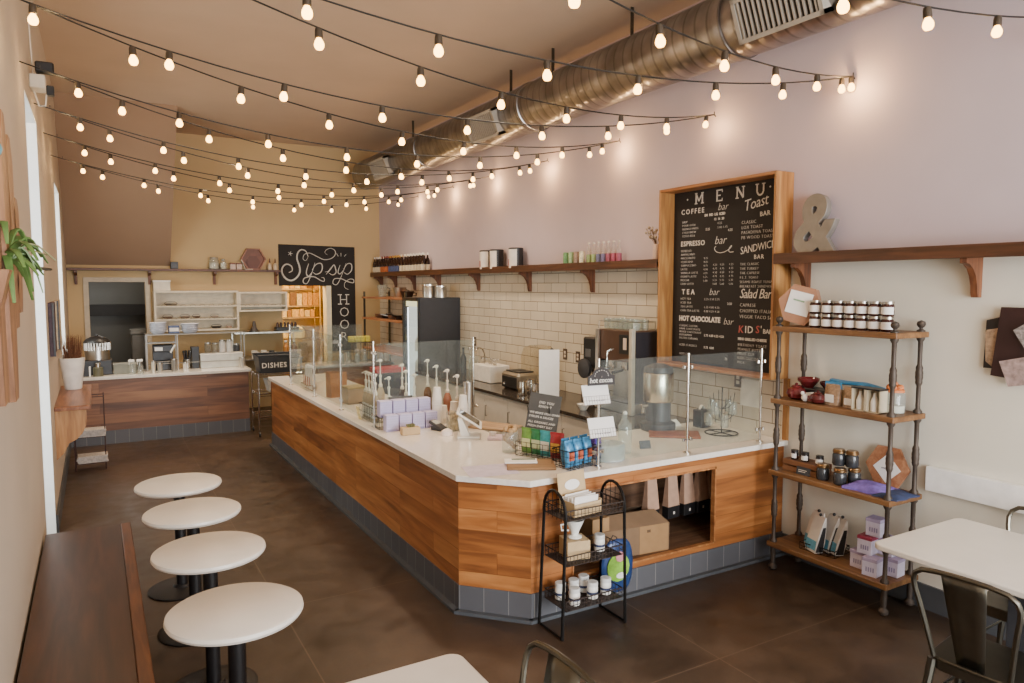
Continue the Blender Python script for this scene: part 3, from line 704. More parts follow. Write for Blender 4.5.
def metal_chair(label, loc, rz):
    """faces local +y; back at -y"""
    t = thing('metal_chair', label, 'chair', (*loc, 0), rz, 'gunmetal cafe chairs')
    poly = arc(.12, .12, .07, 0, 90, 5)+arc(-.12, .12, .07, 90, 180, 5)+arc(-.10, -.10, .08, 180, 270, 5)+arc(.10, -.10, .08, 270, 360, 5)
    poly = [(x*1.0, y*1.0) for x, y in poly]
    MB().prism(poly, .435, .452).obj('seat', gun, t, bevel=.005)
    # skirt below the seat
    MB().prism([(x*.97, y*.97) for x, y in poly], .395, .436).obj('seat_skirt', gun, t)
    for sx in (-1, 1):
        for sy in (-1, 1):
            MB().tube([(sx*.16, sy*.15, .43), (sx*.175, sy*.18, .25), (sx*.205, sy*.215, .002)], [.02, .017, .012], 8).obj('leg', gun, t)
    def hy(z): return -.165-.12*((z-.45)/.43)
    half = [(.15, .45), (.16, .52), (.175, .62), (.19, .71), (.202, .77), (.205, .81), (.195, .845), (.165, .868), (.10, .878), (.04, .881)]
    hoop = [(-x, hy(z), z) for x, z in half]+[(x, hy(z), z) for x, z in half[::-1]]
    MB().tube(hoop, .0115, 8).obj('back_hoop', gun, t)
    sp = MB(); vs = []
    for q in range(7):
        z = .45+.425*q/6; w = .055+.033*q/6
        for x in (-w, -w*.35, w*.35, w): vs.append((x, hy(z)+(.006 if abs(x) < w*.9 else 0), z))
    sp.add(vs, [(q*4+i, q*4+i+1, q*4+5+i, q*4+4+i) for q in range(6) for i in range(3)])
    o = sp.obj('back_splat', gun, t, bevel=0); so = o.modifiers.new('thick', 'SOLIDIFY'); so.thickness = .003
    MB().tube([(-.16, -.13, .30), (.16, -.13, .30)], .006, 6).tube([(-.17, .16, .25), (-.17, -.16, .25)], .006, 6).tube([(.17, .16, .25), (.17, -.16, .25)], .006, 6).obj('cross_brace', gun, t)
    return t
c0 = metal_chair('gunmetal metal chair tucked at the near side of the right table', (3.37, 1.61), rad(-84))
c1 = dup(c0, (4.13, 1.80, 0), rad(-270+3), 'gunmetal metal chair between the right table and the wall')
c2 = dup(c0, (1.0, 1.86, 0), rad(92), 'gunmetal metal chair back showing beside the bottom centre table')
# ------------------------------------------------------------------ things on the service counter
CT = .906
ivory = P('ivory_plastic', '#e6dfd0', .4); redtxt = P('red_print', '#a8483c', .7)
purple = P('purple_ink', '#6f6694', .7); cupm = P('paper_cup', '#e9e2d8', .6, 0, .03)
def rnd_box(w, d, h, b=.004): return MB().box(-w/2, w/2, -d/2, d/2, 0, h, b)
# menus clipped in a stand
t = thing('menu_rack', 'wire rack of folded white menus at the far end of the counter', 'rack', (2.09, 8.28, CT))
wire_basket(MB(), -.05, .05, -.16, .16, .01, .07, 2, 6, 1, .003, .004).obj('wire_frame', chrome, t)
for q in range(4):
    m = MB(); yy = -.13+q*.085
    m.tube([(0, yy, .02), (0, yy, .24), (.005, yy, .27), (.03, yy+.01, .28), (.05, yy+.015, .24)], [.022, .024, .022, .02, .012], 8, False, (1, 0, 0)); f = m.obj('folded_menu', paper, t)
    MB().box(-.024, -.021, yy-.012, yy+.012, .06, .16).obj('printed_band', redtxt, f)
t = solo('paper_bag', MB().add([(-.09, -.06, 0), (.09, -.06, 0), (.09, .06, 0), (-.09, .06, 0), (-.10, -.05, .26), (.10, -.05, .27), (.10, .05, .26), (-.10, .05, .28)], [(0, 3, 2, 1), (0, 1, 5, 4), (1, 2, 6, 5), (2, 3, 7, 6), (3, 0, 4, 7)]), P('tan_bag', '#a3744c', .8, 0, .12), 'open tan paper bag standing behind the glass next to the menu rack', 'bag', None, (2.22, 7.62, CT), .2)
t = thing('storage_tin', 'square cream tin beside the tan bag behind the glass', 'tin', (2.26, 7.15, CT), .1)
rnd_box(.2, .2, .15).obj('tin_body', P('cream_tin', '#a3917a', .5), t); MB().box(-.104, .104, -.104, .104, .15, .172, .003).obj('lid', P('olive_lid', '#9b8b62', .5), t)
# pump dispensers
def pump(label, x, y, htot, body_m, lab_m=None, r=.036, grp='pump bottles on the counter', bh=.2, nm='pump_bottle'):
    t = thing(nm, label, 'pump bottle', (x, y, CT+.004), random.uniform(-.3, .3)+pi, grp)
    MB().lathe([(r*.92, 0), (r, .01), (r, bh*.75), (r*.75, bh*.9), (.016, bh)], seg=16).obj('bottle_body', body_m, t)
    if lab_m: MB().lathe([(r+.0008, bh*.12), (r+.0008, bh*.6)], seg=16).obj('label', lab_m, t)
    MB().lathe([(.018, bh), (.019, bh+.02), (.012, bh+.03), (.009, bh+.04), (.009, bh+.09), (.013, bh+.095), (.013, bh+.11), (.005, bh+.115), (.005, htot-.03)], seg=12).obj('pump_collar', ivory, t)
    MB().lathe([(.008, htot-.03), (.019, htot-.018), (.019, htot-.006), (.012, htot)], seg=14).tube([(0, 0, htot-.014), (.026, 0, htot-.014), (.036, 0, htot-.022)], .005, 6).obj('pump_head', ivory, t)
    return t
amberg = P('syrup_amber', '#6f4a2c', .2, 0, .2); clears = P('clear_syrup', '#b9a98e', .2, 0, .1); rose = P('rose_syrup', '#a8705a', .2, 0, .2); darks = P('cola_syrup', '#33201a', .2)
for q, (x, y) in enumerate(((2.10, 6.28), (2.10, 6.195), (2.10, 6.11), (2.10, 6.025))):
    pump(['pump bottle at the far end of the wire caddy of four', 'second pump bottle from the far end of the wire caddy', 'third pump bottle from the far end of the wire caddy', 'pump bottle at the near end of the wire caddy, by the glass post'][q], x, y, .42, clears, paper, .033, 'pump bottles in the wire caddy', .23)
t = thing('bottle_caddy', 'narrow wire caddy around four pump bottles behind the guard post', 'caddy', (2.10, 6.15, CT))
wire_basket(MB(), -.045, .045, -.19, .19, .004, .13, 2, 8, 2, .0022, .0035).obj('wire_frame', blackm, t)
solo('sticker_card', MB().at((0, 0, 0), rad(0), rad(-12), 0).box(-.002, .002, -.04, .04, 0, .12), P('yellow_white_card', '#e0cf96', .7, 0, .25, 30), 'small yellow and white card leaning against the wire caddy', 'card', None, (2.02, 6.22, CT))
PB = [((2.30, 6.45), .50, clears, 'tall pump bottle just right of the guard post, farthest row'), ((2.42, 6.20), .475, darks, 'pump bottle second in the far row behind the lavender boxes'),
      ((2.41, 6.08), .43, rose, 'pump bottle third in the far row behind the lavender boxes'), ((2.40, 5.86), .42, darks, 'pump bottle at the right end of the near row behind the lavender boxes'),
      ((2.19, 5.93), .40, clears, 'short pump bottle with a pale body directly behind the lavender boxes'), ((2.69, 6.24), .50, amberg, 'tallest amber pump bottle in front of the fridge'),
      ((2.67, 5.99), .47, rose, 'rose pump bottle beside the tall amber one'), ((2.69, 5.80), .45, rose, 'rose pump bottle behind the cup stacks'), ((2.70, 5.62), .42, clears, 'pale pump bottle beside the steel tumbler stack')]
for (x, y), h, m, l in PB: pump(l, x, y, h, m, None, .038, 'pump bottles behind the boxes', .24 if h > .44 else .2)
# tray under them
solo('slate_sign', MB().at((0, 0, .1), rad(-30), 0, 0).box(-.11, .11, -.005, .005, 0, .15), P('slate_grey', '#615e5e', .7), 'dark grey slate board leaning behind the lavender boxes', 'sign', None, (2.28, 5.82, CT))
# lavender cartons
cart = None
def carton(label, x, y, z, rz):
    t = thing('tea_carton', label, 'box', (x, y, z), rz, 'lavender cartons of tea on the counter')
    MB().box(-.052, .052, -.045, .045, 0, .135, .003).obj('carton', lav, t)
    sp = MB()
    for i in range(5):
        for j in range(6): sp.at((-.040+i*.019+(j % 2)*.006, -.0455, .02+j*.021), pi/2, 0, 0).lathe([(.0035, 0), (.0035, .0008)], (0, 0, 0), 6)
    sp.at().obj('dot_print', purple, t)
    MB().box(-.045, .045, -.0460, -.0452, .004, .016).obj('print_band', P('band_ink', '#8d88ad', .7), t)
    return t
posn = ['leftmost', 'second', 'third', 'rightmost']
for row, (y, z) in enumerate(((5.58, 0), (5.70, .10))):
    for q in range(4):
        lb = '%s lavender carton of the %s row on the counter' % (posn[q] if q in (0, 3) else posn[q]+' from left', 'front' if row == 0 else 'raised back')
        x = 2.065+.116*q+(0.01 if row == 0 else 0)
        if cart is None: cart = carton(lb, x, y, CT, -.04)
        else: dup(cart, (x, y, CT+z+(.001 if z else 0)), -.04, lb)
t = thing('display_riser', 'black wire riser lifting the back row of lavender cartons', 'riser', (2.24, 5.705, CT))
wire_basket(MB(), -.24, .24, -.05, .05, .003, .097, 8, 2, 1, .0022, .003).obj('wire_frame', blackm, t); MB().box(-.23, .23, -.045, .045, .094, .099).obj('shelf', blackm, t)
t = thing('sugar_box', 'low kraft box with green packets in front of the cartons', 'box', (2.16, 5.37, CT), -.05)
rnd_box(.15, .07, .06).obj('carton', P('pale_kraft', '#c2a67c', .8), t)
m = MB()
for q in range(5): m.at((-.02+q*.012, 0, .06), 0, rad(-20+q*8), 0).box(-.003, .003, -.02, .02, -.02, .025)
m.at().obj('packet', P('green_packet', '#7d7b4a', .7), t)
t = thing('card_reader', 'dark card reader tilted on its stand near the cups', 'card reader', (2.42, 5.42, CT), .5)
m = MB().at((0, 0, .03), rad(25), 0, 0).box(-.04, .04, -.07, .07, 0, .025, .005); m.at(); m.box(-.025, .025, -.03, .05, 0, .03, .004); m.obj('reader_body', darkp, t)
MB().at((0, 0, .03), rad(25), 0, 0).box(-.03, .03, 0, .055, .0255, .0265).obj('screen', P('lcd', '#b9bdb5', .2), t)
solo('napkin_dome', MB().lathe([(.05, 0), (.052, .01), (.045, .035), (.02, .05), (.001, .052)], seg=20, sy=.8), P('pink_white', '#ecdcd2', .6), 'small white rounded dish in front of the cups', 'dish', None, (2.40, 5.19, CT))
# stacked cups
def cups(label, x, y, n, r=.04, h=.11, m=cupm):
    t = thing('cup_stack', label, 'cups', (x, y, CT), 0, 'upturned paper cup stacks')
    for q in range(n):
        z = q*.022
        MB().lathe([(r, z), (r*1.04, z+.004), (r*.98, z+.008), (r*.72, z+h), (.001, z+h)], seg=20).obj('cup', m, t)
    return t
cups('tallest stack of upturned white cups beside the cartons', 2.50, 5.60, 11, .042); cups('short stack of upturned white cups', 2.60, 5.68, 3, .038)
cups('medium stack of upturned white cups in the middle', 2.65, 5.58, 5, .042); cups('tall stack of upturned white cups by the steel tumblers', 2.63, 5.36, 9, .042)
t = thing('tumbler_stack', 'tall column of nested steel tumblers by the cup stacks', 'tumblers', (2.70, 5.40, CT))
for q in range(6): MB().lathe([(.04, q*.045), (.044, q*.045+.16), (.042, q*.045+.162), (.038, q*.045+.02)], seg=20).obj('tumbler', steel, t)
t = thing('sweetener_jar', 'clear jar of colourful sweetener packets beside the cups', 'jar', (2.53, 5.34, CT))
MB().lathe([(.055, 0), (.058, .01), (.058, .15), (.056, .155)], seg=20).obj('jar_body', gjar, t)
m = MB()
for q in range(14):
    a = q*2.4; m.at((.03*cos(a), .03*sin(a), .01), 0, rad(random.uniform(-15, 15)), a).box(-.003, .003, -.02, .02, 0, .12+random.uniform(0, .05))
m.at().obj('packet', P('packets', '#c9b99a', .7, 0, .5, 30), t)
# point-of-sale tablet
t = thing('sales_tablet', 'white point-of-sale tablet on an angled white stand', 'tablet', (2.52, 5.06, CT), rad(62))
MB().box(-.09, .09, -.10, .08, 0, .016, .006).obj('base', white_p, t)
MB().prism([(-.02, .016), (.05, .016), (.075, .15), (.045, .16)], -.055, .055, 'yz').obj('stand', white_p, t)
m = MB().at((0, .0, .15), rad(33), 0, 0).box(-.13, .13, -.13, .10, 0, .014, .005); s_ = m.obj('tablet', white_p, t)
MB().at((0, .0, .15), rad(33), 0, 0).box(-.105, .105, -.105, .082, .0139, .0148).obj('screen', P('screen_black', '#22252a', .1), s_)
solo('white_cup', MB().lathe([(.022, 0), (.03, .05), (.028, .05), (.02, .006), (.001, .006)], seg=18), cupm, 'tiny white cup beside the tablet base', 'cup', None, (2.66, 4.90, CT))
solo('order_board', MB().box(-.24, .24, -.13, .13, 0, .018, .004), WOOD('pale_board', '#8b6f52', '#ad8f6e', '#c9ae8b', 'x', .5), 'pale wooden board lying at the inner edge behind the tablet', 'board', None, (2.86, 5.30, CT), rad(-60))
solo('napkin_stack', MB().box(-.09, .09, -.07, .07, 0, .022, .003), P('pinkish_napkin', '#cdb9c2', .8, 0, .1, 40), 'stack of pinkish napkins in front of the wooden board', 'napkins', None, (2.70, 4.86, CT), rad(-35))
solo('flyer', MB().at().add([(-.17, -.14, 0), (.16, -.15, 0), (.18, .13, 0), (-.14, .15, 0)], [(0, 1, 2, 3)]), P('lavender_flyer', '#cfc4d6', .5, 0, .12, 14), 'thin lavender sheet lying flat near the counter corner', 'flyer', None, (2.17, 4.05, CT+.0006), rad(-8))
t = thing('clipboard', 'wooden clipboard at the counter edge near the corner', 'clipboard', (2.47, 4.02, CT), rad(-28))
MB().box(-.16, .16, -.13, .13, 0, .016, .004).obj('board', WOOD('clip_wood', '#6e4f33', '#8c6a47', '#a9845c', 'x', .5), t)
t2 = thing('price_card', 'white card lying across the wooden clipboard', 'card', (2.44, 4.08, CT+.0165), rad(-28))
MB().box(-.12, .10, -.05, .06, 0, .008, .002).obj('card', paper, t2); MB().box(-.07, .09, .02, .04, .008, .012).obj('green_strip', P('green_strip', '#5d6a4e', .7), t2)
t = thing('cookie_jar', 'small glass jar of round corks and cookies beside the snack baskets', 'jar', (2.56, 4.45, CT))
MB().lathe([(.055, 0), (.06, .01), (.06, .12), (.055, .14), (.05, .145)], seg=20).obj('jar_body', gjar, t)
m = MB()
for q in range(9): a = q*.7; m.ball((.033*cos(a), .033*sin(a), .03+.018*q), .02, 8, 6)
for q in range(6): a = q*1.05; m.ball((.036*cos(a), .036*sin(a), .155+.012*(q % 2)), .02, 8, 6)
m.obj('cookie', P('cookie', '#a98a62', .8, 0, .25, 40), t)
# snack bags
def snack(label, x, y, z, rz, m1, m2, w=.07, h=.17, tilt=0.):
    t = thing('snack_bag', label, 'snack bag', (x, y, z), rz, 'bright snack bags in the wire baskets')
    vs = []; N = 7
    for q in range(N):
        f = q/(N-1); th_ = .028*sin(pi*f)**.6+.0015; hh = h*f; lean = tilt*f
        for k in range(8):
            a = 2*pi*k/8; vs.append((w/2*(abs(cos(a))**.5)*(1 if cos(a) > 0 else -1)*(1-.06*sin(pi*f)), th_*sin(a)+lean, hh))
    o = MB(); o.add(vs, [(q*8+k, q*8+(k+1) % 8, (q+1)*8+(k+1) % 8, (q+1)*8+k) for q in range(N-1) for k in range(8)]+[tuple(range(8))[::-1], tuple(range((N-1)*8, N*8))])
    o.obj('pouch', m1, t, smooth=60)
    MB().at((0, tilt*.5, h*.45)).box(-w*.32, w*.32, -.031, -.027, -h*.18, h*.2, .003).obj('label', m2, t)
    MB().box(-w/2, w/2, tilt-.0025, tilt+.0025, h-.005, h+.012).obj('crimp', m1, t)
    return t
def foil(nm, hx): return P(nm, hx, .3, .1, .35, 28)
bg = [('green snack bag next to the cookie jar', '#6f9a45', '#d9d8a0', 2.630, 4.315), ('dark green snack bag, second in the near-left basket', '#2f7a4a', '#c9d3a5', 2.660, 4.235), ('teal snack bag in the near-left basket', '#3a9aa0', '#e0e0d0', 2.685, 4.155), ('red snack bag at the right end of the near-left basket', '#a52c34', '#e0b04a', 2.715, 4.070)]
for l, a, b, x, y in bg: snack(l, x, y, CT+.006, rad(-65), foil('foil_'+a[1:], a), P('lab_'+b[1:], b, .6), .11, .17)
t = thing('wire_basket', 'black wire basket holding green, teal and red snack bags', 'basket', (2.675, 4.195, CT), rad(-65+90))
wire_basket(MB(), -.07, .07, -.18, .18, .003, .10, 3, 8, 3, .002, .004).obj('wire_frame', blackm, t)
wood_bl = foil('foil_blue', '#4a8fbe'); 
for q, (x, y) in enumerate(((2.655, 3.835), (2.74, 3.855), (2.83, 3.875))):
    for r_ in range(2):
        snack('%s blue snack bag in the %s row of the front basket' % (['left', 'middle', 'right'][q], ['front', 'back'][r_]), x+r_*.02, y+r_*.065, CT+.006, rad(12), wood_bl, P('lab_rust', '#b5583a', .6, 0, .3, 40), .075, .165, .012)
t = thing('wire_basket', 'black wire basket packed with blue snack bags at the counter front edge', 'basket', (2.75, 3.885, CT), rad(12))
wire_basket(MB(), -.15, .145, -.085, .085, .003, .12, 7, 5, 3, .002, .004).obj('wire_frame', blackm, t)
for r_, (x, y) in enumerate(((2.955, 3.93), (2.965, 3.99))): snack(['purple snack bag beside the front basket, by the chrome post', 'purple snack bag just behind the other purple one'][r_], x, y, CT, rad(20), foil('foil_purple', '#5d3f9c'), P('lab_lilac', '#cbb6e0', .6), .07, .14)
# chalkboard sign on the counter
t = thing('chalkboard_sign', 'leaning grey chalkboard sign with white hand lettering behind the snack bags', 'sign', (2.83, 4.50, CT), rad(-35))
m = MB().at((0, 0, .0), rad(-14), rad(9), 0)
m.box(-.12, .12, -.006, .006, 0, .39).obj('board', P('sign_slate', '#4f4c48', .7, 0, .1, 10), t)
tx = MB()
Mb = Matrix.Rotation(rad(9), 4, 'Y') @ Matrix.Rotation(rad(-14), 4, 'X') @ Matrix.Translation((0, -.0075, 0)) @ Matrix.Rotation(pi/2, 4, 'X')
for ln, z, s_ in (('DID YOU', .315, .026), ('KNOW?', .285, .026), ('WE MAKE OUR OWN', .235, .0225), ('SYRUPS & SAUCES', .205, .022), ('ALL ORGANIC AND', .165, .022), ('FRESH EVERY DAY', .135, .022), ('ASK US ABOUT', .095, .022), ('TODAYS FLAVOR', .065, .022)):
    tx.text(ln, s_, Mb @ Matrix.Translation((-.105 if z < .28 else -.045, z, 0)), .0005, .1, 1.05, .0006)
tx.obj('chalk_lettering', chalkw, t, smooth=0)
MB().tube([(-.08, .02, .30), (-.07, .16, .0)], .004, 5).tube([(.08, .02, .30), (.09, .16, .0)], .004, 5).obj('leg', blackm, t)
# card holders clipped to the first post of the front guard
def card_holder(label, z, rz, w, h, dx=0):
    t = thing('card_holder', label, 'card holder', (2.80+dx, 3.71, z), rz)
    m = MB().at((0, 0, 0), rad(-18), 0, 0); m.box(-w/2, w/2, -.003, .003, 0, h); m.obj('card', paper, t)
    m = MB().at((0, 0, 0), rad(-18), 0, 0)
    for q in range(11): x = -w/2+w*q/10; m.tube([(x, .008, -.004), (x, -.006, -.004), (x, -.006, h*.42)], .0012, 4)
    for zz in (.0, h*.21, h*.42): m.tube([(-w/2, -.006, zz), (w/2, -.006, zz)], .0014, 4)
    m.obj('wire_pocket', chrome, t)
    m = MB().at((0, 0, 0), rad(-18), 0, 0)
    for q in range(7): m.box(-w*.3+q*w*.09, -w*.3+q*w*.09+.008, -.0036, -.0031, h*.16, h*.16+.006)
    m.obj('small_print', P('print_grey', '#6d6478', .8), t)
    MB().tube([(0, .006, h*.3), (.01, .03, h*.3), (.035-dx, .052, h*.3)], .003, 5).obj('clip_arm', chrome, t)
    return t
card_holder('upper white card tilted in a wire pocket on the chrome post', 1.335, rad(-4), .20, .13, -.015)
card_holder('lower white card tilted in a wire pocket on the chrome post', 1.115, rad(-4), .20, .13, .035)
t = thing('drink_sign', 'small black arched sign with white lettering above the white cards', 'sign', (2.81, 3.705, 1.46), rad(-6))
poly = [(-.1, 0), (.1, 0), (.1, .06), (.07, .07), (.05, .10), (.0, .115), (-.05, .10), (-.07, .07), (-.1, .06)]
MB().prism(poly, -.004, .004, 'xz').obj('board', P('black_board', '#26201f', .6), t)
tx = MB().text('hot cocoa', .044, Matrix.Translation((-.088, -.005, .018)) @ Matrix.Rotation(pi/2, 4, 'X'), .0004, .1, .95, .0008)
for q in range(9): a = pi*q/8; tx.ball((-.05*cos(a), -.005, .062+.035*sin(a)), .0035, 6, 4)
tx.obj('white_lettering', chalkw, t, smooth=0); MB().tube([(-.01, .0, .05), (-.012, -.03, .06)], .003, 5).obj('clip', chrome, t)
# bottle, dish, small card
t = thing('swing_top_bottle', 'clear swing-top glass bottle behind the front guard glass', 'bottle', (3.25, 4.0, CT))
MB().lathe([(.045, 0), (.05, .008), (.05, .19), (.04, .215), (.016, .24), (.015, .275)], seg=24).obj('bottle_body', gjar, t)
MB().lathe([(.0, .275), (.014, .277), (.016, .29), (.008, .30), (.0001, .302)], seg=14).obj('stopper', white_p, t)
MB().tube([(.016, 0, .25), (.02, 0, .29), (-.02, 0, .31), (-.03, 0, .24), (-.06, .0, .2)], .0018, 5).obj('wire_bail', chrome, t)
t = thing('cake_dish', 'low pale glass dish with a lid between post and bottle', 'dish', (3.03, 3.90, CT))
MB().lathe([(.105, 0), (.11, .006), (.11, .105), (.10, .115), (.001, .118)], seg=36).obj('dish_body', GL('frosted_glass', '#d4dee2', 1.5, .15, .25), t); MB().cyl((0, 0), .1, .002, .012, 30).obj('plate', white_p, t)
solo('small_card', MB().at((0, 0, 0), rad(-15), 0, 0).box(-.045, .045, -.003, .003, 0, .06), darkp, 'small dark card standing on the worktop right of the bottle', 'card', None, (3.46, 4.02, CT), rad(-10))
# airpot
t = thing('airpot', 'tall steel coffee airpot with a dark base behind the front guard', 'airpot', (4.02, 4.52, CT))
MB().lathe([(.14, 0), (.145, .02), (.145, .06), (.105, .08), (.105, .24)], seg=28).obj('base', darkp, t)
MB().lathe([(.12, .24), (.125, .25), (.125, .47), (.12, .48)], seg=32).obj('steel_body', P('airpot_steel', '#cfc8b6', .25, 1., .03), t)
MB().lathe([(.123, .48), (.125, .495), (.115, .525), (.05, .55), (.001, .555)], seg=28).obj('lid', darkp, t)
MB().box(-.18, -.115, -.018, .018, .2, .225, .004).box(-.18, -.155, -.012, .012, .15, .2, .004).obj('spout', chrome, t)
solo('serving_board', MB().box(-.2, .2, -.13, .13, 0, .016, .005), WOOD('red_board', '#6e3a26', '#93563a', '#b3735099'[:7], 'x', .35), 'reddish wooden board lying by the steel airpot', 'board', None, (3.98, 4.28, CT), rad(-40))
solo('folded_card', MB().at((0, 0, 0), rad(-50), 0, 0).box(-.05, .05, -.001, .001, 0, .07), paper, 'white folded card on the worktop left of the black box', 'card', None, (4.27, 4.55, CT), rad(10))
t = thing('napkin_dispenser', 'small black napkin dispenser against the tiles', 'dispenser', (4.42, 4.42, CT), rad(5))
MB().box(-.06, .06, -.05, .05, 0, .15, .006).obj('case', blackp, t); MB().at((0, -.052, .05)).box(-.035, .035, -.001, .001, 0, .08).obj('front_opening', steel, t); MB().at((0, 0, .15)).tube([(-.03, 0, 0), (0, .01, .03), (.03, 0, 0)], [.012, .02, .012], 8, False, (1, 0, 0)).obj('napkin', paper, t)
# glass tree
t = thing('mug_tree', 'round wire drying tree hung with small clear glasses', 'glass rack', (4.36, 4.14, CT))
m = MB(); m.tube([(.13*cos(a*pi/12), .13*sin(a*pi/12), .005) for a in range(24)], .005, 6, True); m.tube([(-.13, 0, .005), (.13, 0, .005)], .004, 5); m.tube([(0, -.13, .005), (0, .13, .005)], .004, 5); m.tube([(0, 0, .005), (0, 0, .38)], .005, 6)
for q in range(6): m.tube([(.07*cos(q*1.05), .07*sin(q*1.05), .10), (.10*cos(q*1.05), .10*sin(q*1.05), .30+.04*(q % 2))], .003, 5)
GP = []
for q in range(8):
    a = q*pi/4+.2; z = .15 if q % 2 else .25
    m.tube([(0, 0, z-.05), (.06*cos(a), .06*sin(a), z-.03), (.10*cos(a), .10*sin(a), z+.01)], .0035, 5); GP.append((.10*cos(a), .10*sin(a), z-.10))
m.obj('wire_frame', blackm, t)
g0 = None
for q, p in enumerate(GP[:7]):
    g = MB().lathe([(.033, 0), (.033, .004), (.027, .095), (.02, .10), (.001, .10)], seg=16)
    lb = ['clear glass hanging on the wire drying tree', ][0]
    gm = solo('drinking_glass', g, gjar, lb, 'glass', 'identical clear glasses hung on the drying tree', (4.36+p[0], 4.14+p[1], CT+p[2]+.02))
solo('wall_notice', MB().box(-.003, .003, -.10, .10, -.12, .1), white_p, 'white printed notice taped to the tiles under the menu board', 'notice', None, (XR-.016, 4.07, 1.235))
# ------------------------------------------------------------------ back bar along the tiled wall
granite = P('dark_granite', '#3a332e', .15, 0, .45, 90)
cabw = P('cabinet_white', '#d5cfc4', .4, 0, .03)
t = thing('back_cabinet', 'run of white base cabinets under the dark granite worktop', 'cabinet')
MB().box(3.90, 4.60, 4.65, 9.38, .10, .865).obj('carcass', cabw, t); MB().box(3.95, 4.60, 4.65, 9.38, 0, .10).obj('toe_kick', blackp, t)
y = 4.70
while y < 9.2:
    d = MB().box(3.882, 3.90, y, y+.52, .13, .84, .003).obj('door', cabw, t)
    MB().tube([(3.882, y+.47, .60), (3.86, y+.47, .60), (3.86, y+.47, .72), (3.882, y+.47, .72)], .005, 6).obj('handle', gun, d); y += .53
MB().box(3.90, 4.60, 9.0, 9.02, .1, .8).obj('side', cabw, t)
o = MB().box(3.86, 4.606, 4.64, 9.40, .866, .90).obj('back_worktop', granite, None, bevel=.003); tag(o, 'dark granite worktop running along the tiled wall', 'worktop')
BW = .901
# fridge
t = thing('upright_fridge', 'tall black glass-door fridge standing against the tiled wall', 'fridge')
fb = P('fridge_black', '#2a2a2e', .4); fx0, fx1, fy0, fy1, fz = 3.97, 4.60, 9.46, 10.06, 1.93
f = MB(); f.box(fx0, fx1, fy0, fy0+.03, .05, fz).box(fx0, fx1, fy1-.03, fy1, .05, fz).box(fx0, fx1, fy0+.03, fy1-.03, fz-.03, fz).box(fx0, fx1, fy0+.03, fy1-.03, .05, .12).box(fx1-.03, fx1, fy0+.03, fy1-.03, .12, fz-.03)
f.obj('cabinet_body', fb, t); MB().box(fx0+.04, fx1-.04, fy0+.04, fy1-.04, .0, .05).obj('foot', blackp, t)
MB().box(fx0+.02, fx0+.022, fy0+.03, fy1-.03, 1.80, 1.90).obj('lit_header', EM('header_glow', '#e8d9a8', 1.6), t)
fw_ = EM('fridge_interior_glow', '#e6e4dc', 1.1)  # emission on lining and shelves stands for the lit interior
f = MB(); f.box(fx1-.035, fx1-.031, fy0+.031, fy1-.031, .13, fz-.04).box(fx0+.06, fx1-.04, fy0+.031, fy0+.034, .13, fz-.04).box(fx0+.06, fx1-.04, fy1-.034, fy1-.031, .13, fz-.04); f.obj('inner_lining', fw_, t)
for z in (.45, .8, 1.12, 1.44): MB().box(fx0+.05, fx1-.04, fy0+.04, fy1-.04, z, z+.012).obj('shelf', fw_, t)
MB().box(fx0+.035, fx0+.045, fy1-.06, fy1-.05, .15, 1.78).obj('lamp_strip', EM('cold_strip', '#f4f6ff', 5.), t)
dr = MB().box(fx0-.03, fx0-.005, fy0, fy0+.025, .12, fz).box(fx0-.03, fx0-.005, fy1-.04, fy1, .12, fz).box(fx0-.03, fx0-.005, fy0+.04, fy1-.04, .12, .18).box(fx0-.03, fx0-.005, fy0+.04, fy1-.04, fz-.05, fz).obj('door', blackp, t)
MB().box(fx0-.02, fx0-.015, fy0+.04, fy1-.04, .18, fz-.05).obj('glass_pane', glass, dr)
for k_, z in enumerate((.462, .812, 1.132)):
    for q in range(4):
        tt = solo('milk_jug', MB().lathe([(.05, 0), (.052, .02), (.05, .15), (.02, .2), (.02, .23)], seg=14), P('milk_white', '#e8e6de', .4), 'white milk jug on the %s fridge shelf' % ['bottom', 'middle', 'upper'][k_], 'jug', 'identical white milk jugs on the %s fridge shelf' % ['bottom', 'middle', 'upper'][k_], (fx0+.16, fy0+.12+q*.115, z))
# things on top of the fridge
for x, y, r, h, l in ((4.25, 9.78, .10, .17, 'steel canister on top of the black fridge, left one'), (4.35, 9.58, .085, .15, 'steel canister on top of the black fridge, right one')):
    tt = thing('canister', l, 'canister', (x, y, fz)); MB().lathe([(r, 0), (r, h), (r*.95, h+.01)], seg=24).obj('canister_body', steel, tt); MB().lathe([(r*1.02, h), (r*1.02, h+.02), (.001, h+.025)], seg=24).obj('lid', chrome, tt)
# corner wall rack between fridge and back wall
t = thing('corner_rack', 'grey wall rack with wooden shelves in the corner beyond the fridge', 'rack')
MB().box(4.10, 4.13, 10.35, 10.38, 0, 2.0).box(4.10, 4.13, 12.3, 12.33, 0, 2.0).box(4.56, 4.59, 10.35, 10.38, 0, 2.0).box(4.56, 4.59, 12.3, 12.33, 0, 2.0).obj('upright', gun, t)
for z in (.5, 1.0, 1.52, 1.88): MB().box(4.08, 4.59, 10.32, 12.35, z, z+.03).obj('shelf', WOOD('rack_shelf', '#7a4a30', '#a06a48', '#bd8863', 'y', .5), t)
pansz = [(4.28, 10.7, 1.91, .11, .10, 'dark pan on the top shelf of the corner rack'), (4.3, 11.1, 1.91, .12, .16, 'steel mixing bowl on the top shelf of the corner rack'), (4.3, 11.9, 1.91, .09, .2, 'glass pitcher standing on the top shelf of the corner rack')]
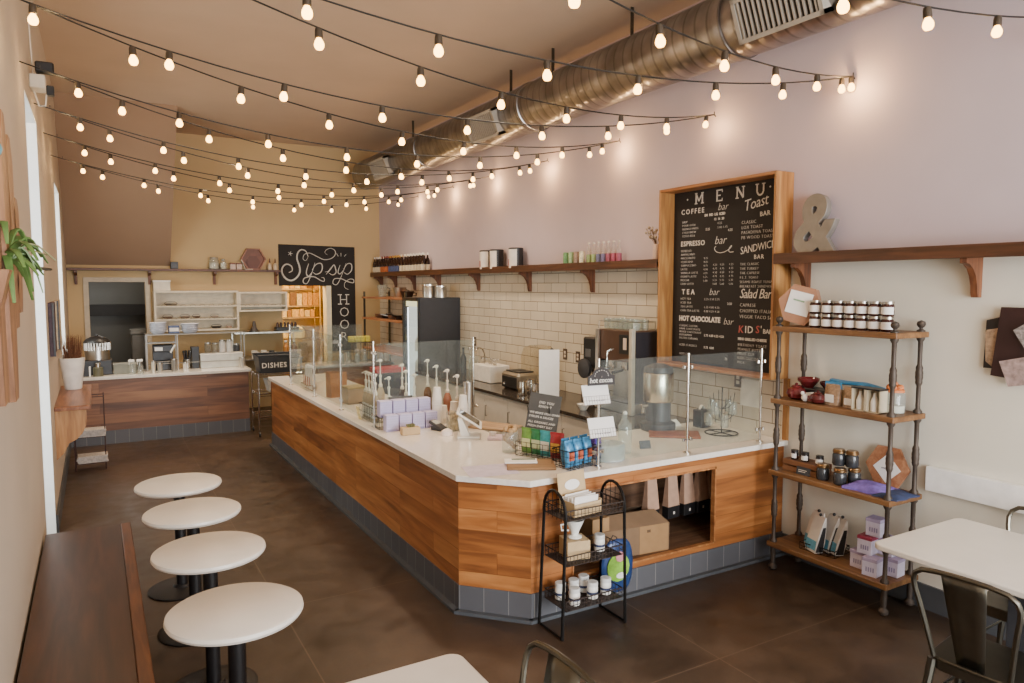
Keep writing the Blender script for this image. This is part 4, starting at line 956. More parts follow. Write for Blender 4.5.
for x, y, z, r, h, l in pansz:
    tt = thing('kitchen_vessel', l, 'vessel', (x, y, z)); MB().lathe([(r*.7, 0), (r, h), (r*1.04, h+.004), (r*.96, h), (r*.66, .01), (.001, .01)], seg=20).obj('vessel_body', blackp if 'dark' in l else (gjar if 'glass' in l else steel), tt); MB().tube([(r, 0, h*.8), (r+.05, 0, h*.7), (r+.04, 0, h*.3), (r*.85, 0, h*.3)], .007, 6).obj('handle', blackp, tt)
for q in range(5):
    tt = solo('pan', MB().lathe([(.08, 0), (.11, .06), (.105, .06), (.075, .006), (.001, .006)], seg=18).tube([(.1, 0, .05), (.22, .02, .07)], .009, 6), blackp if q % 2 else steel, '%s pan on the second shelf of the corner rack' % ['leftmost steel', 'first black', 'middle steel', 'second black', 'rightmost steel'][q], 'pan', 'pans on the corner rack', (4.3, 12.0-q*.32, 1.551), 1.2*q)
# sink tap, bin, toaster etc.
t = thing('sink_tap', 'chrome gooseneck tap rising from the back worktop', 'tap', (4.47, 8.45, BW))
MB().tube([(0, 0, 0), (0, 0, .30), (-.03, 0, .36), (-.08, 0, .38), (-.13, 0, .35), (-.14, 0, .29)], .011, 10).obj('spout', chrome, t); MB().lathe([(.025, 0), (.025, .02), (.015, .04)], seg=14).obj('base', chrome, t); MB().tube([(0, .02, .06), (0, .07, .1)], .006, 6).obj('lever', chrome, t)
t = thing('utensil_bin', 'square white bin of upright whisks and spoons on the back worktop', 'bin', (4.30, 7.95, BW))
MB().box(-.14, .14, -.22, .22, 0, .21, .008).obj('bin', white_p, t)
m = MB()
for q in range(10): yy = -.18+q*.04; m.tube([(random.uniform(-.05, .05), yy, .2), (random.uniform(-.07, .07), yy+.02, .27)], .006, 5).ball((random.uniform(-.06, .06), yy+.02, .275), .016, 8, 6)
m.obj('utensil', steel, t)
t = thing('bottle_group_bottle', 'dark bottle beside the sink tap', 'bottle', (4.40, 8.95, BW)); t.name = 'dark_bottle'
MB().lathe([(.04, 0), (.042, .2), (.015, .26), (.014, .32)], seg=16).obj('bottle_body', blackp, t); MB().lathe([(.016, .32), (.016, .345), (.001, .347)], seg=12).obj('cap', blackm, t)
for q in range(3):
    solo('clear_bottle', MB().lathe([(.03, 0), (.032, .15), (.012, .21), (.012, .25)], seg=14), gjar, ['clear bottle nearest the tap on the back worktop', 'clear bottle between two others behind the tap', 'clear bottle farthest from the camera behind the tap'][q], 'bottle', 'clear bottles by the sink tap', (4.45, 8.62+q*.10, BW))
t = thing('bagel_toaster', 'black and steel toaster with a round steel dome on the back worktop', 'toaster', (4.26, 7.18, BW))
MB().box(-.14, .14, -.2, .2, 0, .20, .03).obj('body', steel, t); MB().box(-.145, -.135, -.17, .17, .02, .15, .004).obj('front_panel', blackp, t); MB().box(-.1, .1, -.16, -.02, .2, .215, .006).box(-.1, .1, .02, .16, .2, .215, .006).obj('lid', blackp, t); MB().ball((-.15, .1, .06), .018, 10, 6).obj('knob', chrome, t)
t = thing('acrylic_cover', 'large clear acrylic pastry cover standing behind the toaster', 'cover', (4.47, 7.12, BW))
m = MB(); m.prism([(-.30, 0), (.30, 0), (.30, .36), (.24, .46), (.10, .50), (-.12, .50), (-.27, .42), (-.30, .34)], -.05, .10, 'yz'); m.obj('shell', GL('acrylic', '#f4efe4', 1.2, .05, .05), t); MB().box(-.06, .11, -.31, .31, -.0, .012).obj('tray', steel, t)
for q, (x, y) in enumerate(((4.02, 6.72), (4.17, 6.80), (4.06, 6.50))):
    tt = thing('milk_pitcher', ['steel milk pitcher nearest the worktop edge', 'steel milk pitcher close to the toaster', 'steel milk pitcher next to the white paper stand'][q], 'pitcher', (x, y, BW), rad(40*q), 'steel milk pitchers on the back worktop')
    MB().lathe([(.05, 0), (.053, .01), (.045, .10), (.042, .15), (.046, .155), (.04, .15), (.042, .1), (.001, .01)], seg=20).obj('pitcher_body', chrome, tt); MB().tube([(.045, 0, .13), (.085, 0, .13), (.085, 0, .05), (.05, 0, .03)], .006, 6).obj('handle', chrome, tt)
t = thing('tap_tower', 'pair of slim steel dispenser columns behind the white paper sign', 'dispenser', (4.1, 6.22, BW))
for y in (.0, .07): MB().cyl((0, y), .016, 0, .50, 14).obj('column', chrome, t)
MB().box(-.06, .06, -.06, .13, 0, .02, .004).obj('base', steel, t); MB().tube([(0, .0, .46), (-.07, 0, .46), (-.075, 0, .41)], .008, 8).obj('spout', chrome, t); MB().ball((0, .035, .53), .022, 10, 6).obj('knob', blackp, t)
t = thing('paper_sign', 'tall blank white sign standing on the back worktop', 'sign', (3.98, 6.12, BW), rad(-22))
MB().box(-.105, .105, -.002, .002, .03, .55).obj('sheet', paper, t); MB().box(-.06, .06, -.04, .04, 0, .012, .003).obj('base', steel, t); MB().tube([(0, .008, .01), (0, .008, .3)], .005, 6).obj('rod', steel, t)
# grinders / espresso machine
t = thing('coffee_grinder', 'black coffee grinder with a round dial on the back worktop', 'grinder', (4.40, 5.89, BW))
MB().box(-.10, .10, -.12, .12, 0, .14, .01).obj('base', blackp, t); MB().box(-.09, .09, -.11, .11, .38, .68, .015).obj('motor_housing', blackp, t); MB().box(.0, .09, -.08, .08, .14, .38, .01).obj('column', blackp, t)
MB().mat(Matrix.Translation((4.40-4.40-.10, .05, .36)) @ Matrix.Rotation(-pi/2, 4, 'Y')).lathe([(.09, -.02), (.1, 0), (.1, .025), (.07, .035), (.001, .036)], (0, 0, 0), 24).obj('dial', darkp, t)
MB().box(-.093, -.089, -.03, .06, .48, .56).obj('display', P('display_grey', '#5d5f61', .3), t); MB().tube([(-.04, -.05, .38), (-.06, -.05, .30)], [.02, .012], 8).obj('spout', chrome, t)
t = thing('espresso_machine', 'large brown and steel espresso machine with glasses on top', 'espresso machine', (0, 0, BW))
bz = P('bronze_panel', '#5e4637', .35, .5); dk = P('machine_dark', '#35343a', .35, .3)
MB().box(4.28, 4.57, 5.16, 5.70, .48, .78, .008).obj('upper_body', bz, t); MB().box(4.26, 4.57, 5.16, 5.70, 0, .10, .006).obj('drip_base', steel, t); MB().box(4.46, 4.57, 5.18, 5.68, .10, .48).obj('rear_body', steel, t)
MB().box(4.29, 4.57, 5.135, 5.16, .1, .77).obj('side_panel', dk, t); MB().box(4.23, 4.275, 5.12, 5.17, 0, .80, .006).obj('corner_post', P('pale_post', '#c9c1ae', .3, .3), t); MB().box(4.25, 4.28, 5.66, 5.71, 0, .78, .006).obj('corner_post', steel, t)
MB().box(4.25, 4.45, 5.2, 5.66, .10, .108).obj('drip_grate', gun, t)
for q, y in enumerate((5.34, 5.54)):
    g = MB().lathe([(.04, .40), (.045, .42), (.045, .48)], (4.34, y, 0), 18).obj('group_head', chrome, t); MB().tube([(4.30, y, .40), (4.18, y, .385)], [.012, .016], 8).obj('portafilter_handle', blackp, g)
MB().box(4.272, 4.279, 5.22, 5.36, .56, .74).obj('control_panel', blackp, t); MB().box(4.27, 4.273, 5.25, 5.30, .60, .71).obj('badge', P('badge_white', '#e0cfc0', .5), t)
MB().tube([(4.27, 5.44, .60), (4.21, 5.46, .58), (4.2, 5.47, .3)], .006, 6).obj('steam_wand', chrome, t)
m = MB()
m.tube([(4.29, 5.17, .86), (4.29, 5.70, .86), (4.55, 5.70, .86), (4.55, 5.17, .86)], .005, 6, True)
for x, y in ((4.29, 5.17), (4.29, 5.70), (4.55, 5.70), (4.55, 5.17)): m.tube([(x, y, .78), (x, y, .86)], .004, 5)
m.obj('cup_rail', steel, t)
for q in range(14):
    solo('stacked_glass', MB().lathe([(.03, 0), (.036, .10), (.034, .10), (.028, .006), (.001, .006)], seg=14), gjar, 'clear tumbler on top of the espresso machine', 'glass', 'identical clear tumblers on the espresso machine', (4.34+.11*(q % 2)+.02, 5.22+.073*(q//2), BW+.782))
# outlets in the tile
for i_, (y, z) in enumerate(((9.0, 1.32), (6.75, 1.325), (6.5, 1.313), (4.2, 1.32))):
    t = thing('wall_outlet', ['outlet plate on the tiles next to the fridge', 'first of two outlet plates behind the espresso grinder', 'second of two outlet plates, nearer the grinder', 'dark outlet plate just under the menu board frame'][i_], 'outlet', (XR-.013, y, z))
    MB().box(-.006, 0, -.04, .04, -.062, .062, .002).obj('plate', P('outlet_bronze', '#5b4a3c', .4, .4), t); MB().box(-.008, -.006, -.016, .016, -.035, -.006).box(-.008, -.006, -.016, .016, .006, .035).obj('socket_face', cream_p, t)
solo('white_bowl', MB().lathe([(.03, 0), (.065, .06), (.06, .06), (.028, .006), (.001, .006)], seg=20), white_p, 'white bowl on the granite worktop below the outlets', 'bowl', None, (4.05, 5.62, BW))
solo('glass_box', MB().box(-.16, .16, -.14, .14, 0, .18, .004), GL('box_glass', '#b4bcae', 1.2, .03, .06), 'clear glass display box on the granite worktop beside the white sign', 'display box', None, (4.22, 5.88-.05, BW)) if False else None
# ------------------------------------------------------------------ back of the room
w_bk = WOOD('back_counter_wood', '#563623', '#7d5236', '#9f714c', 'x', .45, .6, ((1, 0, 0), (0, 0, 1), 2.1, .137), .75)
pt_b = TILE('slate_plinth_back', '#5a5a5e', '#525358', '#8d8b88', (1, 0, 0), (0, 0, 1), .165, .3, .0022, .5, 0., (0, 0, .01))
t = thing('back_counter', 'reddish wood counter across the back left of the room', 'counter')
MB().box(-.355, 1.88, 10.86, 10.89, .18, .865).box(1.85, 1.88, 10.89, 11.5, .18, .865).obj('wood_panel', w_bk, t, smooth=0)
MB().box(-.355, 1.885, 10.85, 10.89, 0, .18).box(1.85, 1.885, 10.89, 11.5, 0, .18).obj('plinth', pt_b, t, smooth=0)
MB().box(-.355, 1.84, 10.9, 11.48, .02, .86).obj('carcass', MATS['inner_laminate'], t, smooth=0)
o = MB().box(-.358, 1.92, 10.82, 11.52, .866, .905).obj('back_countertop', quartz, None, bevel=.003); tag(o, 'white quartz worktop on the back left counter', 'countertop')
# chrome display frame on the counter
t = thing('display_stand', 'chrome shelf frame with stacked bowls on top on the back counter', 'shelf frame', (0, 0, CT))
for x in (.60, .99, 1.89):
    for y in (11.2, 11.46): MB().box(x-.007, x+.007, y-.007, y+.007, 0, .50).obj('upright', P('dull_steel', '#8f8b84', .45, .6), t)
MB().box(.59, 1.90, 11.18, 11.48, .503, .513).obj('top_shelf', P('dull_steel', '#8f8b84', .45, .6), t); MB().tube([(.6, 11.2, .1), (1.89, 11.2, .1)], .006, 6).tube([(.6, 11.2, .40), (.99, 11.2, .40)], .005, 6).obj('rail', P('dull_steel', '#8f8b84', .45, .6), t)
MB().box(.61, .98, 11.2, 11.46, .385, .393).obj('middle_shelf', P('dull_steel', '#8f8b84', .45, .6), t)
plate = P('pale_blue_china', '#cdd0da', .3)
def bowls(label, x, n, r):
    t = thing('bowl_stack', label, 'bowls', (x, 11.32, CT+.516))
    for q in range(n): MB().lathe([(r*.6, q*.028), (r, q*.028+.05), (r*.97, q*.028+.052), (r*.55, q*.028+.01), (.001, q*.028+.01)], seg=22).obj('bowl', plate, t)
bowls('stack of pale bowls at the left of the chrome frame', .76, 5, .115); bowls('stack of pale bowls right of the blue carton on the chrome frame', 1.17, 4, .125)
t = thing('blue_carton', 'small blue carton between two bowl stacks', 'box', (.96, 11.33, CT+.516)); MB().box(-.07, .07, -.05, .05, 0, .11, .003).obj('carton', P('blue_carton', '#4f5d80', .6, 0, .3, 40), t); MB().box(-.06, .06, -.051, -.05, .03, .08).obj('label', paper, t)
t = thing('hot_drinks_machine', 'black and steel coffee brewer inside the left bay of the chrome frame', 'brewer', (.80, 11.33, CT))
MB().box(-.12, .14, -.1, .1, 0, .13, .01).obj('base', blackp, t); MB().box(-.12, .14, .02, .1, .13, .30, .006).obj('column', darkp, t); MB().box(-.12, .14, -.1, .1, .26, .36, .01).obj('head', blackp, t); MB().box(-.1, .0, -.104, -.1, .28, .33).obj('front_plate', white_p, t)
MB().tube([(.1, -.11, .25), (.16, -.13, .36)], .014, 8).obj('handle', white_p, t)
t = thing('utensil_pot', 'steel pot of black handled utensils in the chrome frame', 'pot', (1.12, 11.32, CT)); MB().lathe([(.05, 0), (.055, .14), (.05, .14), (.045, .01), (.001, .01)], seg=18).obj('pot', steel, t)
m = MB()
for q in range(7): a = q*.9; m.tube([(.02*cos(a), .02*sin(a), .02), (.05*cos(a), .05*sin(a), .26)], .011, 6)
m.obj('utensil', blackp, t)
t = thing('black_container', 'black box right of the utensil pot in the chrome frame', 'container', (1.23, 11.36, CT)); MB().box(-.05, .05, -.08, .08, 0, .30, .006).obj('body', blackp, t); MB().box(-.052, .052, -.082, .082, .29, .31).obj('lid', darkp, t)
t = thing('acrylic_bin', 'long white translucent bin at the right of the chrome frame', 'bin', (1.58, 11.30, CT)); MB().box(-.29, .29, -.09, .09, 0, .20, .008).obj('bin', P('translucent_bin', '#cfd3d0', .15), t); MB().box(-.295, .295, -.095, .095, .195, .21, .003).obj('rim', white_p, t)
for q, (x, h, mm, lb) in enumerate(((1.42, .33, gjar, 'clear pitcher'), (1.52, .32, gjar, 'second clear pitcher'), (1.62, .36, paper, 'white carton'), (1.72, .36, white_p, 'white paper roll'), (1.82, .3, darkp, 'dark canister'))):
    t = thing('storage_vessel', lb+' behind the translucent bin on the back counter', 'vessel', (x, 11.44, CT)); MB().lathe([(.045, 0), (.048, h), (.04, h+.01)], seg=14).obj('body', mm, t); MB().lathe([(.046, h+.01), (.046, h+.03), (.001, h+.03)], seg=14).obj('lid', steel, t)
# soup warmer, spray bottles at the left
t = thing('soup_warmer', 'steel soup warmer with fluted band and black domed lid', 'warmer', (.0, 11.2, CT))
MB().box(-.17, .17, -.14, .14, 0, .20, .01).obj('base', blackp, t); m = MB(); m.lathe([(.15, .20), (.15, .38)], seg=28)
for q in range(28): a = 2*pi*q/28; m.tube([(.153*cos(a), .153*sin(a), .33), (.153*cos(a), .153*sin(a), .43)], .012, 6)
m.obj('fluted_band', steel, t); MB().lathe([(.165, .43), (.16, .445), (.13, .48), (.07, .51), (.02, .52), (.02, .54), (.001, .545)], seg=28).obj('lid', blackp, t)
for x, w in ((-.13, .08), (.0, .07), (.10, .05)): pass
t = thing('menu_holder', 'small black stand with a white card left on the back counter', 'card stand', (-.16, 10.98, CT)); MB().box(-.08, .06, -.02, .02, 0, .14, .003).obj('stand', P('navy_black', '#23262e', .5), t); MB().box(.055, .075, -.025, .025, .0, .13).obj('card', paper, t)
t = thing('tea_tin', 'olive canister with a steel top in front of the soup warmer', 'canister', (-.0, 10.95, CT)); MB().lathe([(.06, 0), (.06, .11), (.05, .12)], seg=20).obj('body', P('olive_tin', '#5c5a45', .5), t); MB().lathe([(.03, .12), (.03, .17), (.02, .175)], seg=16).obj('lid', steel, t)
t = thing('storage_box', 'grey green lidded box on the back counter before the doorway', 'box', (.32, 11.15, CT)); MB().box(-.14, .14, -.1, .1, 0, .13, .006).obj('body', P('sage_box', '#77776a', .5), t); MB().box(-.145, .145, -.105, .105, .125, .14, .003).obj('lid', P('sage_lid', '#85857a', .5), t)
for q, x in enumerate((.40, .50)):
    t = thing('spray_bottle', ['left white-headed spray bottle on the back counter', 'right white-headed spray bottle beside the chrome frame'][q], 'spray bottle', (x, 10.95, CT)); MB().lathe([(.035, 0), (.037, .10), (.015, .14), (.013, .17)], seg=16).obj('bottle_body', gjar, t)
    MB().box(-.045, .03, -.012, .012, .165, .20, .006).tube([(-.03, 0, .17), (-.035, 0, .13)], .005, 6).obj('spray_head', white_p, t)
for q, (x, y, r, h, hx, lb) in enumerate(((.66, 11.0, .03, .16, '#d8d2c2', 'cream bottle in front of the coffee brewer'), (.74, 10.98, .035, .13, '#a9a49a', 'small steel cup in front of the coffee brewer'), (.92, 11.02, .04, .17, '#8b8780', 'steel shaker by the second upright of the chrome frame'), (1.06, 10.99, .03, .12, '#ece8df', 'white ramekin in front of the utensil pot'), (1.95-.12, 11.02, .04, .15, '#b9b4aa', 'steel cup at the right end of the back counter'))):
    t = thing('counter_cup', lb, 'cup', (x, y, CT)); MB().lathe([(r*.8, 0), (r, h), (r*.92, h), (r*.7, .01), (.001, .01)], seg=16).obj('cup_body', P('cup_'+hx[1:], hx, .3, .3), t); MB().lathe([(r*1.02, h-.01), (r*1.04, h), (r*1.02, h+.006)], seg=16).obj('rim', steel, t)
# grey chest beyond the doorway
t = thing('grey_bin', 'grey lidded bin standing in the passage beyond the doorway', 'bin', (.60, 13.5, 0)); MB().box(-.11, .11, -.15, .15, 0, 1.30, .02).obj('body', P('bin_grey', '#75746f', .5), t); MB().box(-.12, .12, -.16, .16, 1.30, 1.38, .01).obj('lid', P('bin_lid', '#8b8a84', .5), t)
# cream wall shelving unit
cr = P('cream_unit', '#d8ccb4', .5)
def wall_unit(label, x0, x1, z0, z1, zs):
    t = thing('wall_cabinet', label, 'wall cabinet'); y0, y1 = YB-.30, YB-.002
    f = MB(); f.box(x0, x0+.03, y0, y1, z0, z1).obj('side', cr, t); MB().box(x1-.03, x1, y0, y1, z0, z1).obj('side', cr, t); MB().box(x0+.03, x1-.03, y0, y1, z1-.03, z1).obj('top', cr, t); MB().box(x0+.03, x1-.03, y0, y1, z0, z0+.03).obj('bottom', cr, t); MB().box(x0+.03, x1-.03, y1-.012, y1, z0+.03, z1-.03).obj('back_panel', cr, t)
    for z in zs:
        MB().box(x0+.03, x1-.03, y0+.01, y1-.012, z-.012, z+.012).obj('shelf', cr, t)
        m = MB()
        for q in range(int((x1-x0)/.14)): x = x0+.1+q*.14; m.tube([(x, y0+.005, z+.012), (x+.02, y0-.004, z+.03), (x+.06, y0-.004, z+.03), (x+.08, y0+.005, z+.012)], .004, 4)
        m.obj('shelf_clip', P('clip_tan', '#a08c6c', .5), t)
    return t
wall_unit('wide cream wall shelving unit of three shelves on the back wall', .80, 2.06, 1.37, 2.02, [1.77, 1.56])
wall_unit('shorter cream wall unit joined at the right of the wide one', 2.062, 2.85, 1.67, 2.0, [1.76])
for q, (x, z, w, hx, lb) in enumerate(((1.05, 1.782, .2, '#6b6157', 'dark flat tray on the top shelf of the cream unit'), (1.0, 1.572, .16, '#6d5a50', 'brown dish at the left of the middle cream shelf'), (1.25, 1.572, .16, '#7a6a60', 'grey dish beside the brown one on the cream shelf'), (1.42, 1.572, .13, '#5e4c44', 'dark dish on the middle cream shelf'), (1.70, 1.572, .14, '#a0938a', 'pale wire dish at the right of the middle cream shelf'), (1.72, 1.40, .17, '#3d3a3c', 'dark baking tray on the bottom cream shelf'), (1.92, 1.40, .1, '#b09484', 'pinkish dish at the right of the bottom cream shelf'))):
    solo('serving_dish', MB().lathe([(w*.35, 0), (w*.5, .03), (w*.48, .03), (w*.3, .008), (.001, .008)], seg=20).tube([(-w*.5, 0, .03), (-w*.3, 0, .06), (w*.3, 0, .06), (w*.5, 0, .03)], .004, 5), P('dish_'+hx[1:], hx, .4), lb, 'dish', None, (x, YB-.17, z+.003))
t = thing('storage_carton', 'white carton standing on top of the cream wall unit', 'box', (.925, YB-.15, 2.021)); MB().box(-.12, .12, -.1, .1, 0, .15, .004).obj('carton', P('pale_carton', '#ded6c4', .7), t); MB().box(-.125, .125, -.105, .105, .14, .165, .003).obj('lid', paper, t)
# long shelf on the back wall
t = thing('wall_shelf', 'long dark walnut shelf on brackets across the back wall', 'shelf'); MB().box(-.355, 2.77, YB-.22, YB-.002, 2.335, 2.37, .003).obj('board', walnutx, t)
for x in (-.24, .765, 1.73, 2.72):
    MB().prism([(YB-.003, 2.333), (YB-.19, 2.333), (YB-.19, 2.30), (YB-.06, 2.26), (YB-.04, 2.12), (YB-.003, 2.12)], x-.02, x+.02, 'yz').obj('bracket', walnutz, t)
BS = 2.371
t = thing('glass_canister', 'wide glass canister of pale goods on the back shelf', 'canister', (1.72, YB-.12, BS)); MB().lathe([(.075, 0), (.08, .01), (.08, .14), (.06, .17)], seg=20).obj('canister_body', gjar, t); MB().lathe([(.07, .01), (.072, .11), (.001, .11)], seg=18).obj('contents', cream_p, t); MB().lathe([(.065, .17), (.065, .195), (.001, .2)], seg=18).obj('lid', P('lid_grey', '#9a917f', .4), t)
t = thing('glass_canister', 'narrow glass canister next to the wide one on the back shelf', 'canister', (1.865, YB-.12, BS)); MB().lathe([(.05, 0), (.055, .01), (.055, .11), (.03, .14)], seg=20).obj('canister_body', gjar, t); MB().lathe([(.047, .01), (.05, .10), (.001, .10)], seg=18).obj('contents', cream_p, t); MB().lathe([(.032, .14), (.032, .17), (.001, .172)], seg=18).obj('lid', P('lid_grey', '#9a917f', .4), t)
for q, x in enumerate((2.01, 2.11)):
    t = thing('gift_box', ['left small pink and cream box on the back shelf', 'right small pink and cream box on the back shelf, by the hexagon'][q], 'box', (x, YB-.12, BS)); MB().box(-.042, .042, -.04, .04, 0, .10, .002).obj('carton', P('pale_pink', '#cdb6a8', .7), t); MB().box(-.043, .043, -.041, .041, .085, .105, .002).obj('lid', P('maroon_lid', '#7a4a44', .6), t)
def hexagon(mb, r, d, w, inner=True):
    P6 = [(r*cos(rad(60*q)), r*sin(rad(60*q))) for q in range(6)]; I6 = [(p[0]*(1-w/r), p[1]*(1-w/r)) for p in P6]
    for q in range(6): mb.prism([P6[q], P6[(q+1) % 6], I6[(q+1) % 6], I6[q]], -d/2, d/2, 'xz')
    return mb
cop = WOOD('copper_wood', '#7a4630', '#9b6246', '#b57d5c', 'x', .45)
t = thing('hexagon_box', 'reddish wooden hexagon box leaning on the back shelf', 'hexagon', (2.345, YB-.10, BS+.178))
hexagon(MB(), .205, .1, .02).obj('rim', cop, t); MB().prism([(.19*cos(rad(60*q)), .19*sin(rad(60*q))) for q in range(6)], .03, .045, 'xz').obj('back_panel', P('copper_dark', '#7c4b38', .5, 0, .15), t); MB().prism([(.12*cos(rad(60*q)), .12*sin(rad(60*q))-.05) for q in range(6)], .015, .03, 'xz').obj('inner_hexagon', P('copper_inner', '#643728', .5), t)
solo('glass_strut', MB().tube([(0, 0, 0), (.12, 0, .0)], .006, 5).tube([(0, 0, 0), (-.06, 0, .16)], .006, 5), cream_p, 'thin cream easel leg in front of the hexagon', 'easel', None, (2.20, YB-.19, BS+.006))
for q, x in enumerate((2.61, 2.70)):
    t = thing('dropper_bottle', ['left brown dropper bottle at the end of the back shelf', 'right brown dropper bottle at the end of the back shelf'][q], 'bottle', (x, YB-.12, BS)); MB().lathe([(.035, 0), (.037, .09), (.012, .11), (.012, .12)], seg=14).obj('bottle_body', P('cream_bottle', '#cbb596', .4), t); MB().lathe([(.015, .12), (.012, .15), (.007, .19), (.001, .195)], seg=12).obj('dropper', P('brown_dropper', '#5c3626', .5), t)
t = thing('wall_speaker', 'small black speaker standing at the foot of the sloping soffit', 'speaker', (1.12, YB-.16, BS)); MB().box(-.055, .055, -.05, .05, 0, .11, .006).obj('cabinet_body', blackp, t); MB().mat(Matrix.Translation((0, -.05, .055)) @ Matrix.Rotation(pi/2, 4, 'X')).lathe([(.035, 0), (.035, .003), (.02, .001), (.001, .004)], (0, 0, 0), 18).obj('cone', darkp, t)
# Sip sip sign
t = thing('lettered_sign', 'black L-shaped chalk sign with curly white lettering around the kitchen doorway', 'sign')
MB().prism([(2.781, 2.10), (3.695, 2.10), (3.695, .92), (4.135, .92), (4.135, 2.80), (2.781, 2.82)], YB-.02, YB-.002, 'xz').obj('board', chalk, t)
ys_ = YB-.024; m = MB()
def st(pts, w, tk=None):
    pts = [Vector((2.815+(x-460)*.00312, ys_, 2.738-(z-110)*.0031)) for x, z in pts]
    # Catmull-Rom smoothing
    o = []
    for i in range(len(pts)-1):
        p0, p1, p2, p3 = pts[max(0, i-1)], pts[i], pts[i+1], pts[min(len(pts)-1, i+2)]
        for q in range(5):
            s_ = q/5; o.append(.5*((2*p1)+(p2-p0)*s_+(2*p0-5*p1+4*p2-p3)*s_*s_+(3*p1-p0-3*p2+p3)*s_**3))
    o.append(pts[-1]); n = len(o)
    r = [.8*w*(.4+.6*sin(pi*min(1, max(0, i/(n-1)))))*(tk or 1) for i in range(n)]
    m.tube(o, r, 6)
st([(612, 150), (600, 120), (575, 112), (555, 130), (550, 165), (562, 205), (563, 240), (545, 270), (515, 287), (485, 275), (466, 245), (468, 215), (490, 195), (517, 205), (522, 230), (503, 242)], .021)
st([(612, 150), (600, 172), (584, 165), (590, 140), (620, 130), (660, 147), (700, 165), (740, 160), (765, 140), (768, 115), (745, 100), (718, 108), (708, 125), (722, 138)], .009)
st([(614, 190), (600, 240), (612, 262), (632, 238)], .013); st([(650, 185), (632, 240), (605, 300), (582, 297), (590, 272), (640, 264), (680, 285), (700, 290), (700, 272), (685, 268)], .011)
st([(634, 225), (655, 195), (682, 187), (692, 208), (682, 238), (655, 250), (637, 238)], .013)
st([(712, 250), (738, 222), (758, 195), (768, 215), (770, 240), (750, 253), (730, 243)], .012); st([(706, 236), (725, 232), (745, 205)], .006); st([(795, 195), (782, 235), (794, 247), (812, 228)], .012)
st([(830, 185), (812, 235), (778, 305), (752, 303), (760, 276), (800, 275), (840, 292), (872, 298), (873, 280), (850, 277), (822, 298), (820, 325), (842, 338)], .010)
st([(815, 220), (838, 188), (862, 190), (862, 225), (838, 248), (818, 238)], .012)
for a, b in ((-.05, .05), (0, .06), (.06, .04)): m.tube([(3.88+a, ys_, 2.63), (3.88+a*1.6, ys_, 2.63+b)], .005, 4)
for q in range(5): a = q*2*pi/5; m.tube([(2.98, ys_, 2.66), (2.98+.04*cos(a), ys_, 2.66+.04*sin(a))], .006, 4)
m.obj('script_lettering', chalkw, t, smooth=60)
m = MB()
for ch, z in (('H', 1.765), ('O', 1.54), ('O', 1.315), ('R', 1.09), ('A', .98)):
    if ch == 'A': continue
    m.text(ch, .25, wallM((3.915-.088 if ch != 'R' else 3.915-.075, YB-.021, z), 'B'), .001, 0, 1, -.004, .95)
    if ch == 'H':
        for xx in (-.072, .065):
            for zz in (0, .17): m.box(3.915+xx-.035, 3.915+xx+.04, YB-.023, YB-.02, z+zz-.005, z+zz+.012)
m.obj('block_lettering', chalkw, t, smooth=0)
# kitchen racks
t = thing('kitchen_rack', 'wire rack packed with goods seen through the lit kitchen doorway', 'rack'); yk = 14.6
for x in (2.75, 3.95):
    for y in (yk, yk+.45): MB().cyl((x, y), .015, 0, 2.35, 10).obj('upright', chrome, t)
for z in (.5, 1.0, 1.45, 1.68, 2.02): MB().box(2.73, 3.97, yk-.02, yk+.47, z, z+.025).obj('shelf', P('rack_wire', '#b59a66', .4, .4), t)
pk = ['#b98a3c', '#cda856', '#8a6430', '#d9c28a', '#6d4c24', '#c99a48']
n = 0
for z, hh in ((1.475, .18), (1.705, .28), (2.045, .22)):
    x = 2.80
    while x < 3.85:
        w = random.uniform(.08, .15); h = hh*random.uniform(.75, 1); hx = random.choice(pk)
        tt = solo('packet', MB().box(-w/2, w/2, -.1, .1, 0, h, .006), P('pack_'+hx[1:], hx, .6, 0, .4, 30), 'golden goods packet on the kitchen rack', 'packet', 'golden packets on the kitchen rack', (x+w/2, yk+.13, z+.001)); x += w+.01; n += 1
for q, (x, w, h, hx, lb) in enumerate(((2.95, .2, .26, '#d8b45c', 'golden sack at the left of the lower kitchen shelf'), (3.22, .24, .34, '#e6cf8a', 'tall cream sack in the middle of the lower kitchen shelf'), (3.52, .28, .27, '#efe2bd', 'wide pale sack at the right of the lower kitchen shelf'))):
    tt = thing('goods_sack', lb, 'sack', (x, yk+.16, 1.026)); MB().lathe([(.3*w, 0), (.5*w, .03), (.52*w, h*.6), (.35*w, h*.88), (.12*w, h)], seg=16).obj('sack_body', P('sack_'+hx[1:], hx, .7, 0, .2, 14), tt); MB().lathe([(.13*w, h*.97), (.2*w, h*1.06), (.001, h*1.06)], seg=12).obj('tied_top', P('sack_'+hx[1:], hx, .7, 0, .2, 14), tt)
t = thing('kitchen_lamp', 'glowing round kitchen lamp beyond the lit doorway', 'lamp', (3.35, 13.9, 2.2)); MB().lathe([(.001, 0), (.12, .01), (.14, .05), (.12, .09), (.05, .10)], seg=20).obj('globe', EM('kitchen_glow', '#ffd890', 6.), t); MB().cyl((0, 0), .02, .10, .25, 10).obj('stem', chrome, t)
t = thing('prep_counter', 'steel-topped prep counter with a brown front beside the kitchen doorway', 'counter'); MB().box(2.86, 4.02, 10.75, 11.35, 0, .86).obj('cabinet_body', w_bk, t, smooth=0); MB().box(2.82, 4.05, 10.70, 11.38, .862, .90, .003).obj('top', steel, t)
